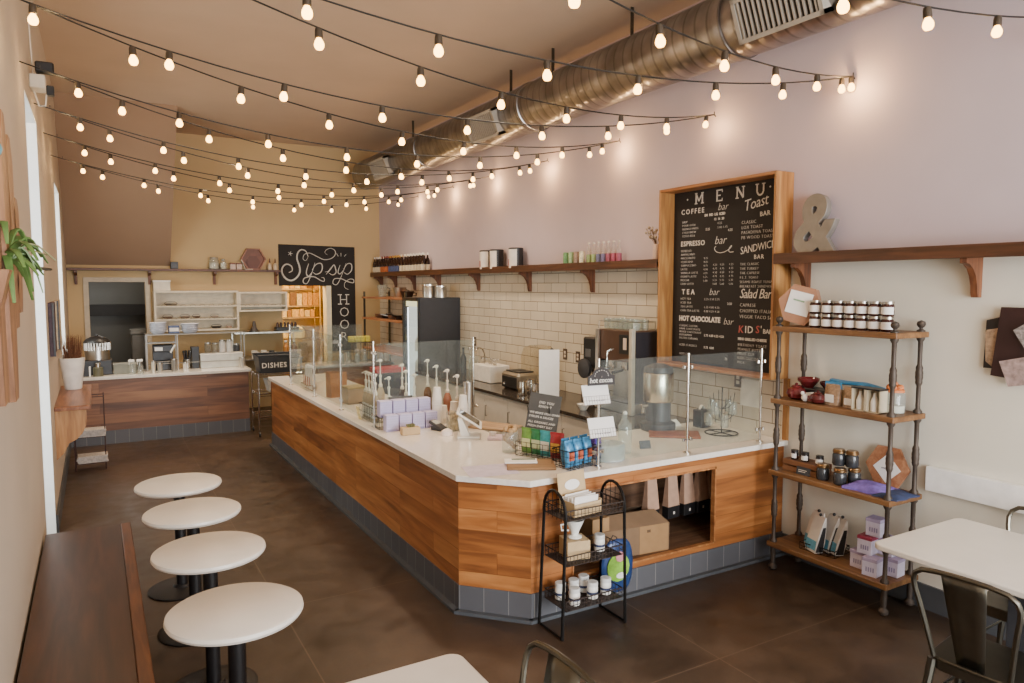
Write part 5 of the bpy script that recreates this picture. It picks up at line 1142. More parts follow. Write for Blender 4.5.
for q, (x, h, r) in enumerate(((3.25, .17, .04), (3.36, .18, .045), (3.50, .15, .04), (3.62, .17, .045), (3.78, .16, .04), (3.90, .14, .04))):
    t = thing('storage_jar', ['first', 'second', 'third', 'fourth', 'fifth', 'last'][q]+' jar from the left along the steel prep counter', 'jar', (x, 10.85, .901)); MB().lathe([(r*.9, 0), (r, .01), (r, h*.8), (r*.7, h*.9)], seg=16).obj('jar_body', gjar if q % 2 else P('grey_jar', '#8a8a86', .4), t); MB().lathe([(r*.8, h*.9), (r*.8, h), (.001, h+.003)], seg=16).obj('lid', chrome, t)
t = thing('rack_frame', 'black wire riser on the prep counter under the yellow packets', 'riser', (3.62, 11.15, .901)); m = MB(); wire_basket(m, -.22, .22, -.1, .1, .0, .30, 4, 2, 2, .004, .006); m.obj('wire_frame', blackm, t)
for q in range(4): solo('yellow_packet', MB().box(-.04, .04, -.06, .06, 0, .09, .008), P('yellow_pack', '#cfc043', .5, 0, .2, 40), ['leftmost', 'second', 'third', 'rightmost'][q]+' yellow packet on the black wire riser', 'packet', 'yellow packets on the riser', (3.50+q*.085, 11.15, 1.208))
t = thing('red_tray', 'red plastic tray on the prep counter seen behind the pump bottles', 'tray', (3.62, 9.85, .0)); MB().box(-.22, .22, -.15, .15, .86, .93, .008).obj('tray', P('tray_red', '#a83a3c', .4), t); MB().box(-.18, .18, -.12, .12, 0, .86, .01).obj('stand', darkp, t)
# wire cart with the dish tub
t = thing('wire_cart', 'chrome wire cart on casters between the two counters', 'cart', (0, 0, 0)); cx0, cx1, cy0, cy1 = 1.91, 2.53, 10.30, 10.78
for x in (cx0, cx1):
    for y in (cy0, cy1):
        p = MB().cyl((x, y), .012, .08, .90, 10).obj('post', chrome, t)
        MB().mat(Matrix.Translation((x-.012, y, .04)) @ Matrix.Rotation(pi/2, 4, 'Y')).lathe([(.015, 0), (.038, .004), (.038, .022), (.015, .026)], (0, 0, 0), 16).obj('caster', blackp, p)
for z in (.28, .60, .87):
    m = MB(); m.tube([(cx0, cy0, z), (cx1, cy0, z), (cx1, cy1, z), (cx0, cy1, z)], .007, 6, True).tube([(cx0, cy0, z-.03), (cx1, cy0, z-.03), (cx1, cy1, z-.03), (cx0, cy1, z-.03)], .004, 5, True)
    for q in range(16): x = cx0+(cx1-cx0)*q/15; m.tube([(x, cy0, z), (x, cy1, z)], .003, 4)
    m.obj('wire_shelf', chrome, t)
t = thing('dish_tub', 'black dish tub lettered in white on top of the wire cart', 'tub', (2.20, 10.53, .88))
tubm = P('tub_black', '#242426', .5)
MB().add([(-.24, -.18, 0), (.24, -.18, 0), (.24, .18, 0), (-.24, .18, 0), (-.28, -.21, .25), (.28, -.21, .25), (.28, .21, .25), (-.28, .21, .25)], [(0, 3, 2, 1), (0, 1, 5, 4), (1, 2, 6, 5), (2, 3, 7, 6), (3, 0, 4, 7)]).obj('tub_body', tubm, t); MB().tube([(-.28, -.21, .25), (.28, -.21, .25), (.28, .21, .25), (-.28, .21, .25)], .012, 6, True).obj('rim', tubm, t)
MB().text('DISHES', .10, Matrix.Translation((-.235, -.204, .08)) @ Matrix.Rotation(pi/2-.12, 4, 'X'), .002, 0, 1.12, .0005).obj('white_lettering', chalkw, t, smooth=0)
t = solo('white_tub', MB().add([(-.14, -.12, 0), (.14, -.12, 0), (.14, .12, 0), (-.14, .12, 0), (-.18, -.15, .17), (.18, -.15, .17), (.18, .15, .17), (-.18, .15, .17)], [(0, 3, 2, 1), (0, 1, 5, 4), (1, 2, 6, 5), (2, 3, 7, 6), (3, 0, 4, 7)]), P('tub_white', '#c9cac6', .4), 'white plastic tub on the middle shelf of the wire cart', 'tub', None, (2.22, 10.5, .612))
# steel table in the aisle by the back wall, below the cream units
t = thing('steel_table', 'steel prep table against the back wall under the cream units', 'table'); MB().box(1.95, 3.0, 12.2, 12.85, .88, .91, .003).obj('tabletop', steel, t)
for x in (1.98, 2.97):
    for y in (12.24, 12.8): MB().cyl((x, y), .02, 0, .88, 10).obj('leg', steel, t)
MB().box(1.95, 3.05, 12.4, 12.88, 1.31, 1.335).obj('over_shelf', steel, t)
for x in (1.98, 3.0): MB().box(x-.012, x+.012, 12.84, 12.88, .91, 1.31).obj('shelf_support', steel, t)
t = thing('bottle_tray', 'dark tray of bottles at the right end of the steel over-shelf', 'tray', (2.83, 12.62, 1.336)); MB().box(-.19, .19, -.1, .1, 0, .06, .004).obj('tray', blackp, t)
m = MB()
for q in range(6): m.lathe([(.024, .01), (.024, .11), (.012, .14), (.001, .145)], (-.15+q*.06, 0, 0), 10)
m.obj('spice_bottles', P('spice', '#3a2722', .4, 0, .4, 30), t)
t = thing('paper_cone', 'dark conical filter stand on the steel over-shelf', 'stand', (2.30, 12.62, 1.336)); MB().lathe([(.07, 0), (.04, .06), (.02, .17), (.001, .175)], seg=18).obj('cone', P('cone_brown', '#4a4340', .5), t); MB().cyl((0, 0), .085, 0, .01, 20).obj('base', blackp, t)
for q, (x, y, hx, h, lb) in enumerate(((2.25, 12.4, '#e4e0d4', .12, 'left white mug on the steel table'), (2.40, 12.4, '#e4e0d4', .12, 'right white mug on the steel table'), (2.76, 12.4, '#b0793c', .24, 'amber bottle on the steel table'), (2.90, 12.4, '#6d3a2c', .24, 'red-brown bottle on the steel table'), (2.55, 12.5, '#2a2a2c', .10, 'black low canister on the steel table'))):
    t = thing('table_bottle' if h > .2 else 'mug', lb, 'bottle' if h > .2 else 'mug', (x, y, .911)); MB().lathe([(.045, 0), (.048, h*.7), (.02 if h > .2 else .048, h*.85), (.02 if h > .2 else .046, h)], seg=16).obj('body', P('tb_'+hx[1:], hx, .3), t); (MB().lathe([(.022, h), (.022, h+.03), (.001, h+.031)], seg=12) if h > .2 else MB().tube([(.045, 0, h*.75), (.08, 0, h*.7), (.08, 0, h*.3), (.045, 0, h*.25)], .007, 6)).obj('cap' if h > .2 else 'handle', white_p, t)
# ------------------------------------------------------------------ shelving unit on the right
shw = WOOD('unit_shelf_wood', '#54361f', '#74502f', '#90683f', 'y', .5)
t = thing('shelving_unit', 'open shelving unit of wooden shelves on turned iron posts by the right wall', 'shelving unit')
ux0, ux1, uy0, uy1 = 4.25, 4.60, 2.63, 3.57
SHZ = [.176, .716, 1.246, 1.772]; TH = .036
for z in SHZ: MB().box(ux0, ux1, uy0, uy1, z, z+TH, .004).obj('shelf', shw, t)
def post_prof():
    pr = [(.012, 0), (.03, .012), (.032, .03), (.016, .05), (.019, .10), (.019, .176)]
    for a, b in zip(SHZ, SHZ[1:]):
        z0, z1 = a+TH, b; m_ = (z0+z1)/2
        pr += [(.027, z0), (.027, z0+.012), (.0145, z0+.03), (.0135, m_-.07), (.020, m_-.055), (.022, m_-.045), (.020, m_-.035), (.024, m_-.015), (.023, m_), (.024, m_+.015), (.020, m_+.035), (.022, m_+.045), (.020, m_+.055), (.0135, m_+.07), (.0145, z1-.03), (.025, z1-.012), (.025, z1), (.015, z1+.001), (.015, z1+TH-.001)]
    z = SHZ[-1]+TH; pr += [(.026, z), (.026, z+.008), (.011, z+.016), (.011, z+.024), (.022, z+.034), (.027, z+.048), (.022, z+.064), (.001, z+.073)]
    return pr
for x in (ux0+.035, ux1-.035):
    for y in (uy0+.035, uy1-.035): MB().lathe(post_prof(), (x, y, 0), 16).obj('post', iron, t)
S1, S2, S3, S4 = [z+TH+.001 for z in SHZ]
def jam(label, x, y, z, m, grp, s=1., lid=None, lab_=True):
    t = thing('jar', label, 'jar', (x, y, z), random.uniform(pi-.3, pi+.3), grp)
    MB().lathe([(.028*s, 0), (.032*s, .006*s), (.032*s, .058*s), (.028*s, .066*s)], seg=18).obj('jar_body', m, t)
    if lab_:
        a = [rad(q) for q in range(-75, 76, 15)]
        MB().add([(.0328*s*cos(q), .0328*s*sin(q), zz*s) for q in a for zz in (.012, .050)], [(2*i, 2*i+1, 2*i+3, 2*i+2) for i in range(len(a)-1)]).obj('label', paper, t)
    MB().lathe([(.031*s, .066*s), (.031*s, .078*s), (.001, .079*s)], seg=18).obj('lid', lid or steel, t)
    return t
jm = P('dark_jam', '#3a1f1c', .2, 0, .2); o7 = ['first', 'second', 'third', 'fourth', 'fifth', 'sixth', 'seventh']
for row in (0, 1):
    proto = None
    for q in range(7):
        lb = '%s white-labelled jar from the hexagon in the %s row on the top shelf' % (o7[q], ['lower', 'upper'][row])
        p = (4.36, 3.295-q*.087-(.01 if q > 0 else 0), S4+row*.096)
        if proto is None: proto = jam(lb, *p, jm, 'white-labelled jars on the top shelf', 1.2)
        else: dup(proto, p, None, lb)
t = thing('hexagon_box', 'copper-brown hexagon with a tilted white card at the end of the top shelf', 'hexagon', (4.36, 3.425, S4+.155), rad(-72))
MB().at((0, 0, 0), rad(-6), rad(14), 0).prism([(.155*cos(rad(60*q)), .155*sin(rad(60*q))) for q in range(6)], -.012, .06, 'xz').obj('hexagon_body', P('copper_card', '#a87a5e', .5, 0, .08), t)
MB().at((0, -.016, .012), rad(-6), rad(14), 0).box(-.082, .082, -.002, .0, -.082, .082).obj('white_card', paper, t)
MB().at((0, -.0195, .012), rad(-6), rad(14), 0).box(-.045, .035, -.001, .0, .012, .024).obj('green_print', P('green_print', '#8fae8c', .7), t)
# shelf 3: teapots, packs, jar
redg = P('oxblood_glaze', '#6c2628', .15, 0, .15); dred = P('dark_red_glaze', '#54201f', .2, 0, .2)
def teapot(label, x, y, z, m, s, rz):
    t = thing('teapot', label, 'teapot', (x, y, z), rz)
    MB().lathe([(.035*s, 0), (.06*s, .015*s), (.072*s, .045*s), (.062*s, .08*s), (.035*s, .095*s)], seg=24).obj('pot_body', m, t); MB().lathe([(.036*s, .095*s), (.03*s, .105*s), (.01*s, .11*s), (.012*s, .12*s), (.001, .125*s)], seg=18).obj('lid', m, t)
    MB().tube([(.06*s, 0, .04*s), (.095*s, 0, .06*s), (.11*s, 0, .09*s)], [.014*s, .010*s, .007*s], 8).obj('spout', m, t); MB().tube([(-.06*s, 0, .07*s), (-.10*s, 0, .07*s), (-.10*s, 0, .035*s), (-.065*s, 0, .03*s)], .007*s, 6).obj('handle', m, t)
teapot('shiny oxblood red teapot at the front left of the second shelf down', 4.37, 3.44, S3, redg, .95, rad(20))
def bowl(label, x, y, z, m, r=.06, h=.05): return solo('bowl', MB().lathe([(r*.45, 0), (r*.5, .006), (r, h*.7), (r*1.02, h), (r*.95, h), (r*.4, .012), (.001, .012)], seg=24), m, label, 'bowl', None, (x, y, z))
solo('cup_riser', MB().box(-.07, .07, -.15, .15, 0, .075, .004), blackp, 'black block lifting bowls at the back of the second shelf down', 'riser', None, (4.51, 3.36, S3))
bowl('dark red bowl on the black block, behind the red teapot', 4.50, 3.44, S3+.0755, redg, .075, .07); bowl('dark red bowl on the black block, beside the clear bags', 4.50, 3.27, S3+.0755, dred, .06, .06)
bowl('white bowl between the teapots on the second shelf down', 4.40, 3.315, S3, white_p, .055, .055)
solo('white_figurine', MB().ball((0, 0, .03), .025, 12, 8, 1.1).ball((0, .02, .06), .014, 10, 6), white_p, 'small white ornament at the shelf edge near the teapots', 'ornament', None, (4.31, 3.32, S3))
teapot('small dark red teapot in front of the white bowl', 4.33, 3.23, S3, dred, .75, rad(-20))
def pack(label, x, y, w, h, mtop, z=S3):
    t = thing('food_pouch', label, 'pouch', (x, y, z), rad(-95))
    vs = []; N = 6
    for q in range(N):
        f = q/(N-1); d = .035*(1-f)**.6+.002
        for k in range(8): a = 2*pi*k/8; vs.append((w/2*(abs(cos(a))**.4)*(1 if cos(a) > 0 else -1), d*sin(a), h*f))
    MB().add(vs, [(q*8+k, q*8+(k+1) % 8, (q+1)*8+(k+1) % 8, (q+1)*8+k) for q in range(N-1) for k in range(8)]+[tuple(range(8))[::-1], tuple(range((N-1)*8, N*8))]).obj('pouch', P('grain_pouch', '#a4866a', .35, 0, .4, 60), t, smooth=60)
    MB().box(-w*.28, w*.28, -.040, -.036, .02, h*.5, .002).obj('label', paper, t); MB().box(-w/2, w/2, -.004, .004, h-.035, h+.01).obj('coloured_top', mtop, t)
bluep = P('cyan_band', '#3c8fc4', .4, 0, .15, 30)
pack('clear pouch of brown grains with a blue top, left one', 4.37, 3.14, .13, .15, bluep); pack('clear pouch of grains with a white label, right one', 4.37, 2.99, .14, .13, P('tan_top', '#b59a80', .6))
solo('blue_packet', MB().tube([(0, -.19, .02), (0, -.06, .035), (0, .07, .03), (0, .19, .04)], [.03, .045, .045, .03], 10, False, (0, 0, 1)), bluep, 'long bright blue packet lying behind the clear pouches', 'packet', None, (4.49, 3.05, S3+.115))
solo('glass_crate', MB().box(-.05, .05, -.16, .16, 0, .085, .004), kraft, 'kraft carton at the back of the second shelf down under the blue packet', 'box', None, (4.50, 3.05, S3))
t = thing('craft_box', 'cream open-front box with a black lid holding bottles', 'box', (4.34, 2.855, S3), rad(-90)); cb = P('cream_craft', '#c2b59a', .7)
MB().box(-.10, .10, -.04, .05, 0, .006).box(-.10, -.094, -.04, .05, 0, .15).box(.094, .10, -.04, .05, 0, .15).box(-.10, .10, .045, .05, 0, .15).box(-.01, .01, -.04, .05, .0, .15).obj('box_body', cb, t); MB().box(-.102, .102, -.042, .052, .145, .155).obj('lid', blackp, t)
m = MB()
for x in (-.06, .04): m.at((x, -.0, .007)).lathe([(.024, 0), (.026, .06), (.010, .10), (.009, .12)], seg=14)
m.at().obj('bottle', white_p, t)
t = thing('cookie_jar', 'glass jar with an orange knobbly lid at the right end of the second shelf down', 'jar', (4.44, 2.745, S3)); MB().lathe([(.06, 0), (.063, .01), (.063, .12), (.055, .135)], seg=24).obj('jar_body', gjar, t); MB().lathe([(.058, .005), (.06, .05), (.001, .05)], seg=20).obj('contents', P('pale_contents', '#d9d4c6', .6), t)
m = MB().lathe([(.058, .135), (.058, .15), (.03, .165), (.001, .17)], seg=20)
for q in range(7): a = q*.9; m.ball((.035*cos(a), .035*sin(a), .165), .018, 8, 6)
m.ball((0, 0, .185), .02, 8, 6); m.obj('lid', P('orange_lid', '#c4713c', .6, 0, .2, 40), t)
# shelf 2: crate, spreads, cloths
t = thing('wooden_crate', 'low slatted wooden crate carrying small dark jars', 'crate', (4.42, 3.37, S2)); cw = WOOD('crate_wood', '#5c3820', '#7e5335', '#9b6e4c', 'y', .6)
for x in (-.07, .07):
    for z in (.0, .045): MB().box(x-.005, x+.005, -.15, .15, z, z+.036).obj('slat', cw, t)
for y in (-.148, .148): MB().box(-.065, .065, y-.005, y+.005, 0, .08).obj('end_board', cw, t)
MB().box(-.065, .065, -.14, .14, .07, .078).obj('deck', cw, t)
for q, y in enumerate((3.46, 3.37, 3.25)): jam(['left', 'middle', 'right'][q]+' small dark jar on the wooden crate', 4.40, y, S2+.082, P('black_jam', '#241a1a', .25), 'dark jars on the crate', .85, blackp)
t = thing('price_plaque', 'small black price plaque leaning in front of the crate', 'plaque', (4.325, 3.33, S2), rad(-90)); MB().at((0, 0, 0), rad(-12), 0, 0).box(-.055, .055, -.003, .003, 0, .055).obj('plaque', P('plaque_slate', '#34363a', .7), t); MB().at((0, 0, 0), rad(-12), 0, 0).box(-.04, .03, -.004, -.003, .03, .034).box(-.04, .02, -.004, -.003, .018, .022).obj('white_print', chalkw, t)
mj = P('charcoal_jar', '#3b3d40', .15, .2, .25, 50); bz2 = P('bronze_lid', '#8d6f4c', .3, .9)
def bigjar(label, x, y, z):
    t = thing('lidded_jar', label, 'jar', (x, y, z), 0, 'charcoal glass jars with bronze lids')
    MB().lathe([(.038, 0), (.043, .01), (.043, .07), (.036, .085)], seg=20).obj('jar_body', mj, t); MB().lathe([(.038, .085), (.041, .088), (.041, .103), (.037, .107), (.036, .112), (.001, .113)], seg=20).obj('lid', bz2, t); return t
j = bigjar('charcoal jar with a bronze lid, left of the bottom three', 4.35, 3.185, S2)
for (x, y, z), l in (((4.34, 3.045, S2), 'charcoal jar with a bronze lid, front of the bottom three'), ((4.43, 3.0, S2), 'charcoal jar with a bronze lid, rear right of the bottom three'), ((4.40, 3.10, S2+.114), 'charcoal jar with a bronze lid, left one stacked on top'), ((4.43, 3.02, S2+.114), 'charcoal jar with a bronze lid, right one stacked on top')): dup(j, (x, y, z), None, l)
def cloth(name, label, x, y, z, w, d, h, m, rz):
    vs = []; N = 12
    for i in range(N+1):
        for k in range(N+1):
            u, v = i/N-.5, k/N-.5; e = (1-(2*abs(u))**4)*(1-(2*abs(v))**4)
            vs.append((u*w+.006*sin(9*v), v*d+.006*sin(11*u), h*(.35+.65*e)+.006*sin(17*u+5*v)*e))
    nb = len(vs); f = [(i*(N+1)+k, (i+1)*(N+1)+k, (i+1)*(N+1)+k+1, i*(N+1)+k+1) for i in range(N) for k in range(N)]
    rim = [(i, 0) for i in range(N)]+[(N, k) for k in range(N)]+[(N-i, N) for i in range(N)]+[(0, N-k) for k in range(N)]
    for i, k in rim: p = vs[i*(N+1)+k]; vs.append((p[0], p[1], 0))
    R_ = len(rim)
    for q in range(R_):
        a = rim[q]; b = rim[(q+1) % R_]; f.append((a[0]*(N+1)+a[1], b[0]*(N+1)+b[1], nb+(q+1) % R_, nb+q))
    return solo(name, MB().add(vs, f), m, label, 'cloth', None, (x, y, z), rz)
cloth('folded_shirt', 'folded bright purple cloth in front of the white hexagon panel', 4.40, 2.86, S2, .22, .26, .045, P('purple_cloth', '#7460ae', .8, 0, .3, 30), .1)
cloth('folded_shirt', 'folded navy cloth at the right end of the same shelf', 4.40, 2.685, S2, .24, .16, .025, P('navy_cloth', '#2f3a5c', .85, 0, .15, 30), 0)
t = thing('hexagon_plaque', 'wooden hexagon plaque with a white diamond card leaning on the wall', 'hexagon', (4.565, 2.85, S2+.135), rad(-90))
MB().at((0, 0, 0), rad(-4), 0, 0).prism([(.155*cos(rad(60*q)), .155*sin(rad(60*q))) for q in range(6)], -.008, .008, 'xz').obj('plaque', WOOD('hex_wood', '#8a5638', '#a97250', '#c08e6a', 'y', .5), t)
MB().at((0, -.0095, -.01), rad(-4), 0, 0).prism([(.098, 0), (0, .098), (-.098, 0), (0, -.098)], -.002, 0, 'xz').obj('white_card', paper, t)
m = MB().at((0, -.0125, -.01), rad(-4), 0, 0)
for q in range(8): m.box(-.035+q*.009, -.030+q*.009, -.0008, 0, -.006, .004)
m.obj('small_print', P('print_grey', '#6d6478', .8), t)
# bottom shelf: bags in a basket, gift boxes
t = thing('wire_basket', 'black wire basket of white and blue bags on the bottom shelf', 'basket', (4.44, 3.22, S1), rad(8)); wire_basket(MB(), -.10, .10, -.13, .13, .003, .05, 4, 5, 2, .002, .004).obj('wire_frame', blackm, t)
def coffee_bag(label, x, y):
    t = thing('coffee_bag', label, 'bag', (x, y, S1+.008), rad(-105), 'white and blue bags on the bottom shelf'); w = .115; h = .25
    vs = []; 
    for f, d in ((0, .03), (.3, .033), (.7, .02), (1, .003)):
        for k in ((-1, -1), (1, -1), (1, 1), (-1, 1)): vs.append((k[0]*w/2, k[1]*d+.05*f, h*f))
    MB().add(vs, [(3, 2, 1, 0)]+[(q*4+k, q*4+(k+1) % 4, q*4+4+(k+1) % 4, q*4+4+k) for q in range(3) for k in range(4)]+[(12, 13, 14, 15)]).obj('bag_body', P('bag_white', '#dcd8d2', .5), t)
    MB().add([(-w/2+.003, -.0325, .02), (w/2-.003, -.0325, .02), (w/2-.003, -.020, .085), (-w/2+.003, -.020, .085)], [(0, 1, 2, 3)]).obj('blue_patch', P('sky_patch', '#5fa6c6', .5, 0, .2, 40), t)
    MB().add([(w/2+.001, -.028, .005), (w/2+.001, .03, .005), (w/2+.001, .052, .18), (w/2+.001, .028, .18)], [(0, 1, 2, 3)]).obj('side_gusset', P('gusset_black', '#2a2a2c', .5), t)
    MB().ball((0, .048, h+.006), .012, 8, 6).obj('clip', blackp, t); return t
b0 = coffee_bag('leftmost white and blue bag in the bottom shelf basket', 4.43, 3.31)
for q, (x, y) in enumerate(((4.36, 3.245), (4.45, 3.205), (4.45, 3.14))): dup(b0, (x, y, S1+.008), rad(-108-q*4), ['front', 'third', 'rightmost'][q]+' white and blue bag in the bottom shelf basket')
gb = P('lilac_box', '#cdc6da', .6, 0, .06, 30); gb2 = P('lilac_lid', '#a99cbc', .6)
def gift(label, x, y, z, rz, m2=gb2):
    t = thing('gift_box', label, 'box', (x, y, z), rz, 'lilac gift boxes on the bottom shelf'); MB().box(-.048, .048, -.048, .048, 0, .105, .002).obj('carton', gb, t); MB().box(-.0495, .0495, -.0495, .0495, .095, .118, .002).obj('lid', m2, t)
    m = MB()
    for q in range(4): m.box(-.0492, -.048, -.03+q*.015, -.022+q*.015, .03, .06)
    m.obj('print', P('band_ink', '#8d88ad', .7), t)
gift('leftmost lilac box of the bottom tier', 4.40, 2.91, S1, .05); gift('middle lilac box of the bottom tier', 4.34, 2.785, S1, .15); gift('right lilac box of the bottom tier, behind the post', 4.46, 2.715, S1, .1)
gift('lilac box with a red lid on the second tier', 4.38, 2.85, S1+.12, .1, P('crimson_lid', '#96364f', .5)); gift('lilac box at the right of the second tier', 4.47, 2.76, S1+.12, .05); gift('single lilac box on the top tier', 4.42, 2.82, S1+.24, .12)
# rail panel and wall art
o = MB().box(4.572, 4.618, -.6, 2.60, .79, .945, .003).obj('wall_rail', P('rail_white', '#f6f5f2', .4), None); tag(o, 'long white horizontal board fixed low on the right wall', 'wall board')
def art(label, quad, x, m, quad2=None, m2=None):
    t = thing('wall_art', label, 'wall art'); MB().prism(quad, x-.012, x, 'yz').obj('panel', m, t)
    if quad2: MB().prism(quad2, x-.014, x-.0121, 'yz').obj('printed_area', m2, t)
dk = P('art_dark', '#1c1512', .5, 0, .2, 8)
art('narrow dark panel with a tan scroll print at the left of the wall art', [(2.292, 1.896), (2.19, 1.925), (2.22, 1.613), (2.298, 1.61)], 4.606, dk, [(2.295, 1.836), (2.224, 1.852), (2.246, 1.619), (2.286, 1.651)], P('tan_scroll', '#a08468', .6, 0, .35, 50))
art('large dark maroon panel overlapping the others in the wall art', [(2.209, 1.976), (1.80, 1.974), (1.78, 1.53), (2.249, 1.571)], 4.592, P('art_maroon', '#2a1413', .5, 0, .6, 3))
art('pale pink stone-patterned panel at the lower right of the wall art', [(2.199, 1.659), (1.90, 1.74), (1.86, 1.58), (2.144, 1.515)], 4.578, P('art_stone', '#a38d88', .6, 0, .35, 30))
art('small grey patterned tile high on the maroon panel', [(2.133, 1.845), (2.05, 1.90), (1.99, 1.78), (2.07, 1.745)], 4.578, P('art_grey', '#8c8480', .6, 0, .5, 60))

# ------------------------------------------------------------------ wire stand in front of the counter
t = thing('wire_stand', 'black three-tier wire stand in front of the counter corner', 'wire stand'); rx0, rx1, ry0, ry1 = 2.35, 2.79, 3.43, 3.665
for x in (rx0, rx1):
    m = MB(); sp_ = -.03 if x == rx0 else .004; p = [(x+sp_, ry0-.015, 0), (x, ry0, .70)]+[(x, (ry0+ry1)/2-cos(rad(a))*(ry1-ry0)/2, .74+.13*sin(rad(a))) for a in range(0, 181, 18)]+[(x, ry1, .70), (x+sp_, ry1+.005, 0)]
    m.tube(p, .010, 8).tube([(x+sp_, ry0-.015, .008), (x+sp_, ry1+.005, .008)], .007, 6); m.obj('side_frame', blackm, t)
    m = MB()
    for q in range(4): yy = ry0+.045+q*.048; m.tube([(x, yy, .70), (x, yy, .74+.13*math.sqrt(max(0, 1-((yy-(ry0+ry1)/2)/((ry1-ry0)/2))**2)))], .002, 4)
    for zz in (.76, .80): m.tube([(x, ry0+.01, zz), (x, ry1-.01, zz)], .002, 4)
    m.obj('side_grid', blackm, t)
RZ = [.16, .435, .71]
for z in RZ:
    m = MB(); wire_basket(m, rx0+.01, rx1-.01, ry0, ry1, z, z+.06, 16, 7, 2, .0022, .0045); m.box(rx0+.012, rx1-.012, ry0+.002, ry1-.002, z-.004, z).obj('basket', P('mesh_brown', '#3a302b', .6, .4), t)
t = thing('sample_box', 'kraft box with its lid open and white leaflets on the top tier', 'box', (2.535, 3.54, RZ[2]+.003), rad(6)); kp_ = P('pale_kraft', '#c2a67c', .8)
MB().box(-.11, .11, -.07, .07, 0, .003).box(-.11, .11, -.07, -.067, 0, .075).box(-.11, .11, .067, .07, 0, .085).box(-.11, -.107, -.07, .07, 0, .085).box(.107, .11, -.07, .07, 0, .085).obj('box_body', kp_, t)
MB().at((0, .07, .085), rad(-10), 0, 0).box(-.11, .11, 0, .003, 0, .15).obj('lid', kp_, t); MB().at((0, .068, .085), rad(-10), 0, 0).prism([(.055*cos(rad(a))*1.1, .07+.032*sin(rad(a))) for a in range(0, 360, 20)], -.002, 0, 'xz').obj('white_label', paper, t)
m = MB()
for q in range(9): m.at((0, -.05+q*.012, .03), rad(random.uniform(-8, 8)), rad(random.uniform(-5, 5)), 0).box(-.095, .095, -.002, .002, 0, .065+random.uniform(0, .02))
m.at().obj('leaflets', paper, t)
t = thing('storage_carton', 'square kraft carton on the middle tier of the wire stand', 'box', (2.50, 3.55, RZ[1]+.003), rad(-12)); MB().box(-.075, .075, -.07, .07, 0, .115, .002).obj('carton', kp_, t); MB().box(-.02, .02, -.071, .071, .1152, .1162).obj('tape', P('tape_tan', '#a98f66', .4), t)
t = thing('coffee_dripper', 'white ceramic pour-over dripper standing on the kraft carton', 'dripper', (2.50, 3.55, RZ[1]+.1195), rad(150))
MB().lathe([(.035, 0), (.045, .004), (.045, .01), (.022, .02), (.03, .05), (.06, .115), (.057, .115), (.02, .03), (.001, .028)], seg=24).obj('cone', white_p, t); MB().tube([(.045, 0, .085), (.085, 0, .08), (.08, 0, .045), (.035, 0, .045)], .006, 6).obj('handle', white_p, t)
def pot(label, x, y, z):
    t = thing('supplement_jar', label, 'jar', (x, y, z), random.uniform(0, .6), 'white lidded jars with dark print on the wire stand'); MB().lathe([(.03, 0), (.034, .005), (.034, .07), (.03, .078)], seg=18).obj('jar_body', white_p, t); MB().lathe([(.034, .078), (.034, .102), (.031, .105), (.001, .105)], seg=18).obj('lid', P('lid_white', '#dcdcd8', .4), t)
    MB().lathe([(.0345, .03), (.0345, .045)], seg=18).obj('dark_print', P('navy_print', '#3b4464', .6, 0, .4, 70), t); return t
pz = RZ[0]+.003
p0 = pot('white lidded jar on the middle tier of the wire stand', 2.69, 3.55, RZ[1]+.003)
for (x, y), l in (((2.43, 3.60), 'leftmost white jar at the back of the lowest tier'), ((2.46, 3.49), 'leftmost white jar at the front of the lowest tier'), ((2.53, 3.60), 'second white jar at the back of the lowest tier'), ((2.62, 3.62), 'third white jar at the back of the lowest tier'), ((2.61, 3.51), 'middle white jar at the front of the lowest tier'), ((2.72, 3.52), 'rightmost white jar of the lowest tier')): dup(p0, (x, y, pz), None, l)
# colourful bag beside the stand
t = thing('party_bag', 'green and blue printed foil bag hanging at the right side of the wire stand', 'bag', (2.875, 3.60, .285), rad(-4))
def blob(w, d, h, n=20, rings=9):
    o = MB(); vs = []
    for i in range(rings+1):
        f = i/rings; rr = sin(pi*f)**.55+.02
        for k in range(n): a = 2*pi*k/n; vs.append((w/2*rr*cos(a), d/2*rr*sin(a), -h/2*cos(pi*f)))
    return o.add(vs, [(i*n+k, i*n+(k+1) % n, (i+1)*n+(k+1) % n, (i+1)*n+k) for i in range(rings) for k in range(n)]+[tuple(range(n))[::-1], tuple(range(rings*n, rings*n+n))])
blob(.24, .05, .36).obj('bag_body', P('deep_blue_foil', '#29406e', .3, .1, .3, 25), t, smooth=60)
MB().mat(Matrix.Translation((-.01, -.026, .0))).prism([(.085*cos(rad(a)), .095*sin(rad(a))) for a in range(0, 360, 24)], -.004, .002, 'xz').obj('green_print', P('lime_print', '#7fae3c', .4, 0, .35, 18), t)
MB().mat(Matrix.Translation((.0, -.032, .07))).prism([(.035*cos(rad(a)), .035*sin(rad(a))) for a in range(0, 360, 45)], -.003, .002, 'xz').obj('pink_print', P('pink_print', '#d08a90', .4), t)
MB().mat(Matrix.Translation((.01, -.032, -.055))).prism([(.04*cos(rad(a)), .02*sin(rad(a))) for a in range(0, 360, 30)], -.003, .002, 'xz').obj('white_print', white_p, t)
MB().tube([(0, 0, .15), (-.01, .0, .19), (-.05, -.02, .215), (-.08, -.02, .17)], .003, 5).obj('hanging_tie', blackm, t)
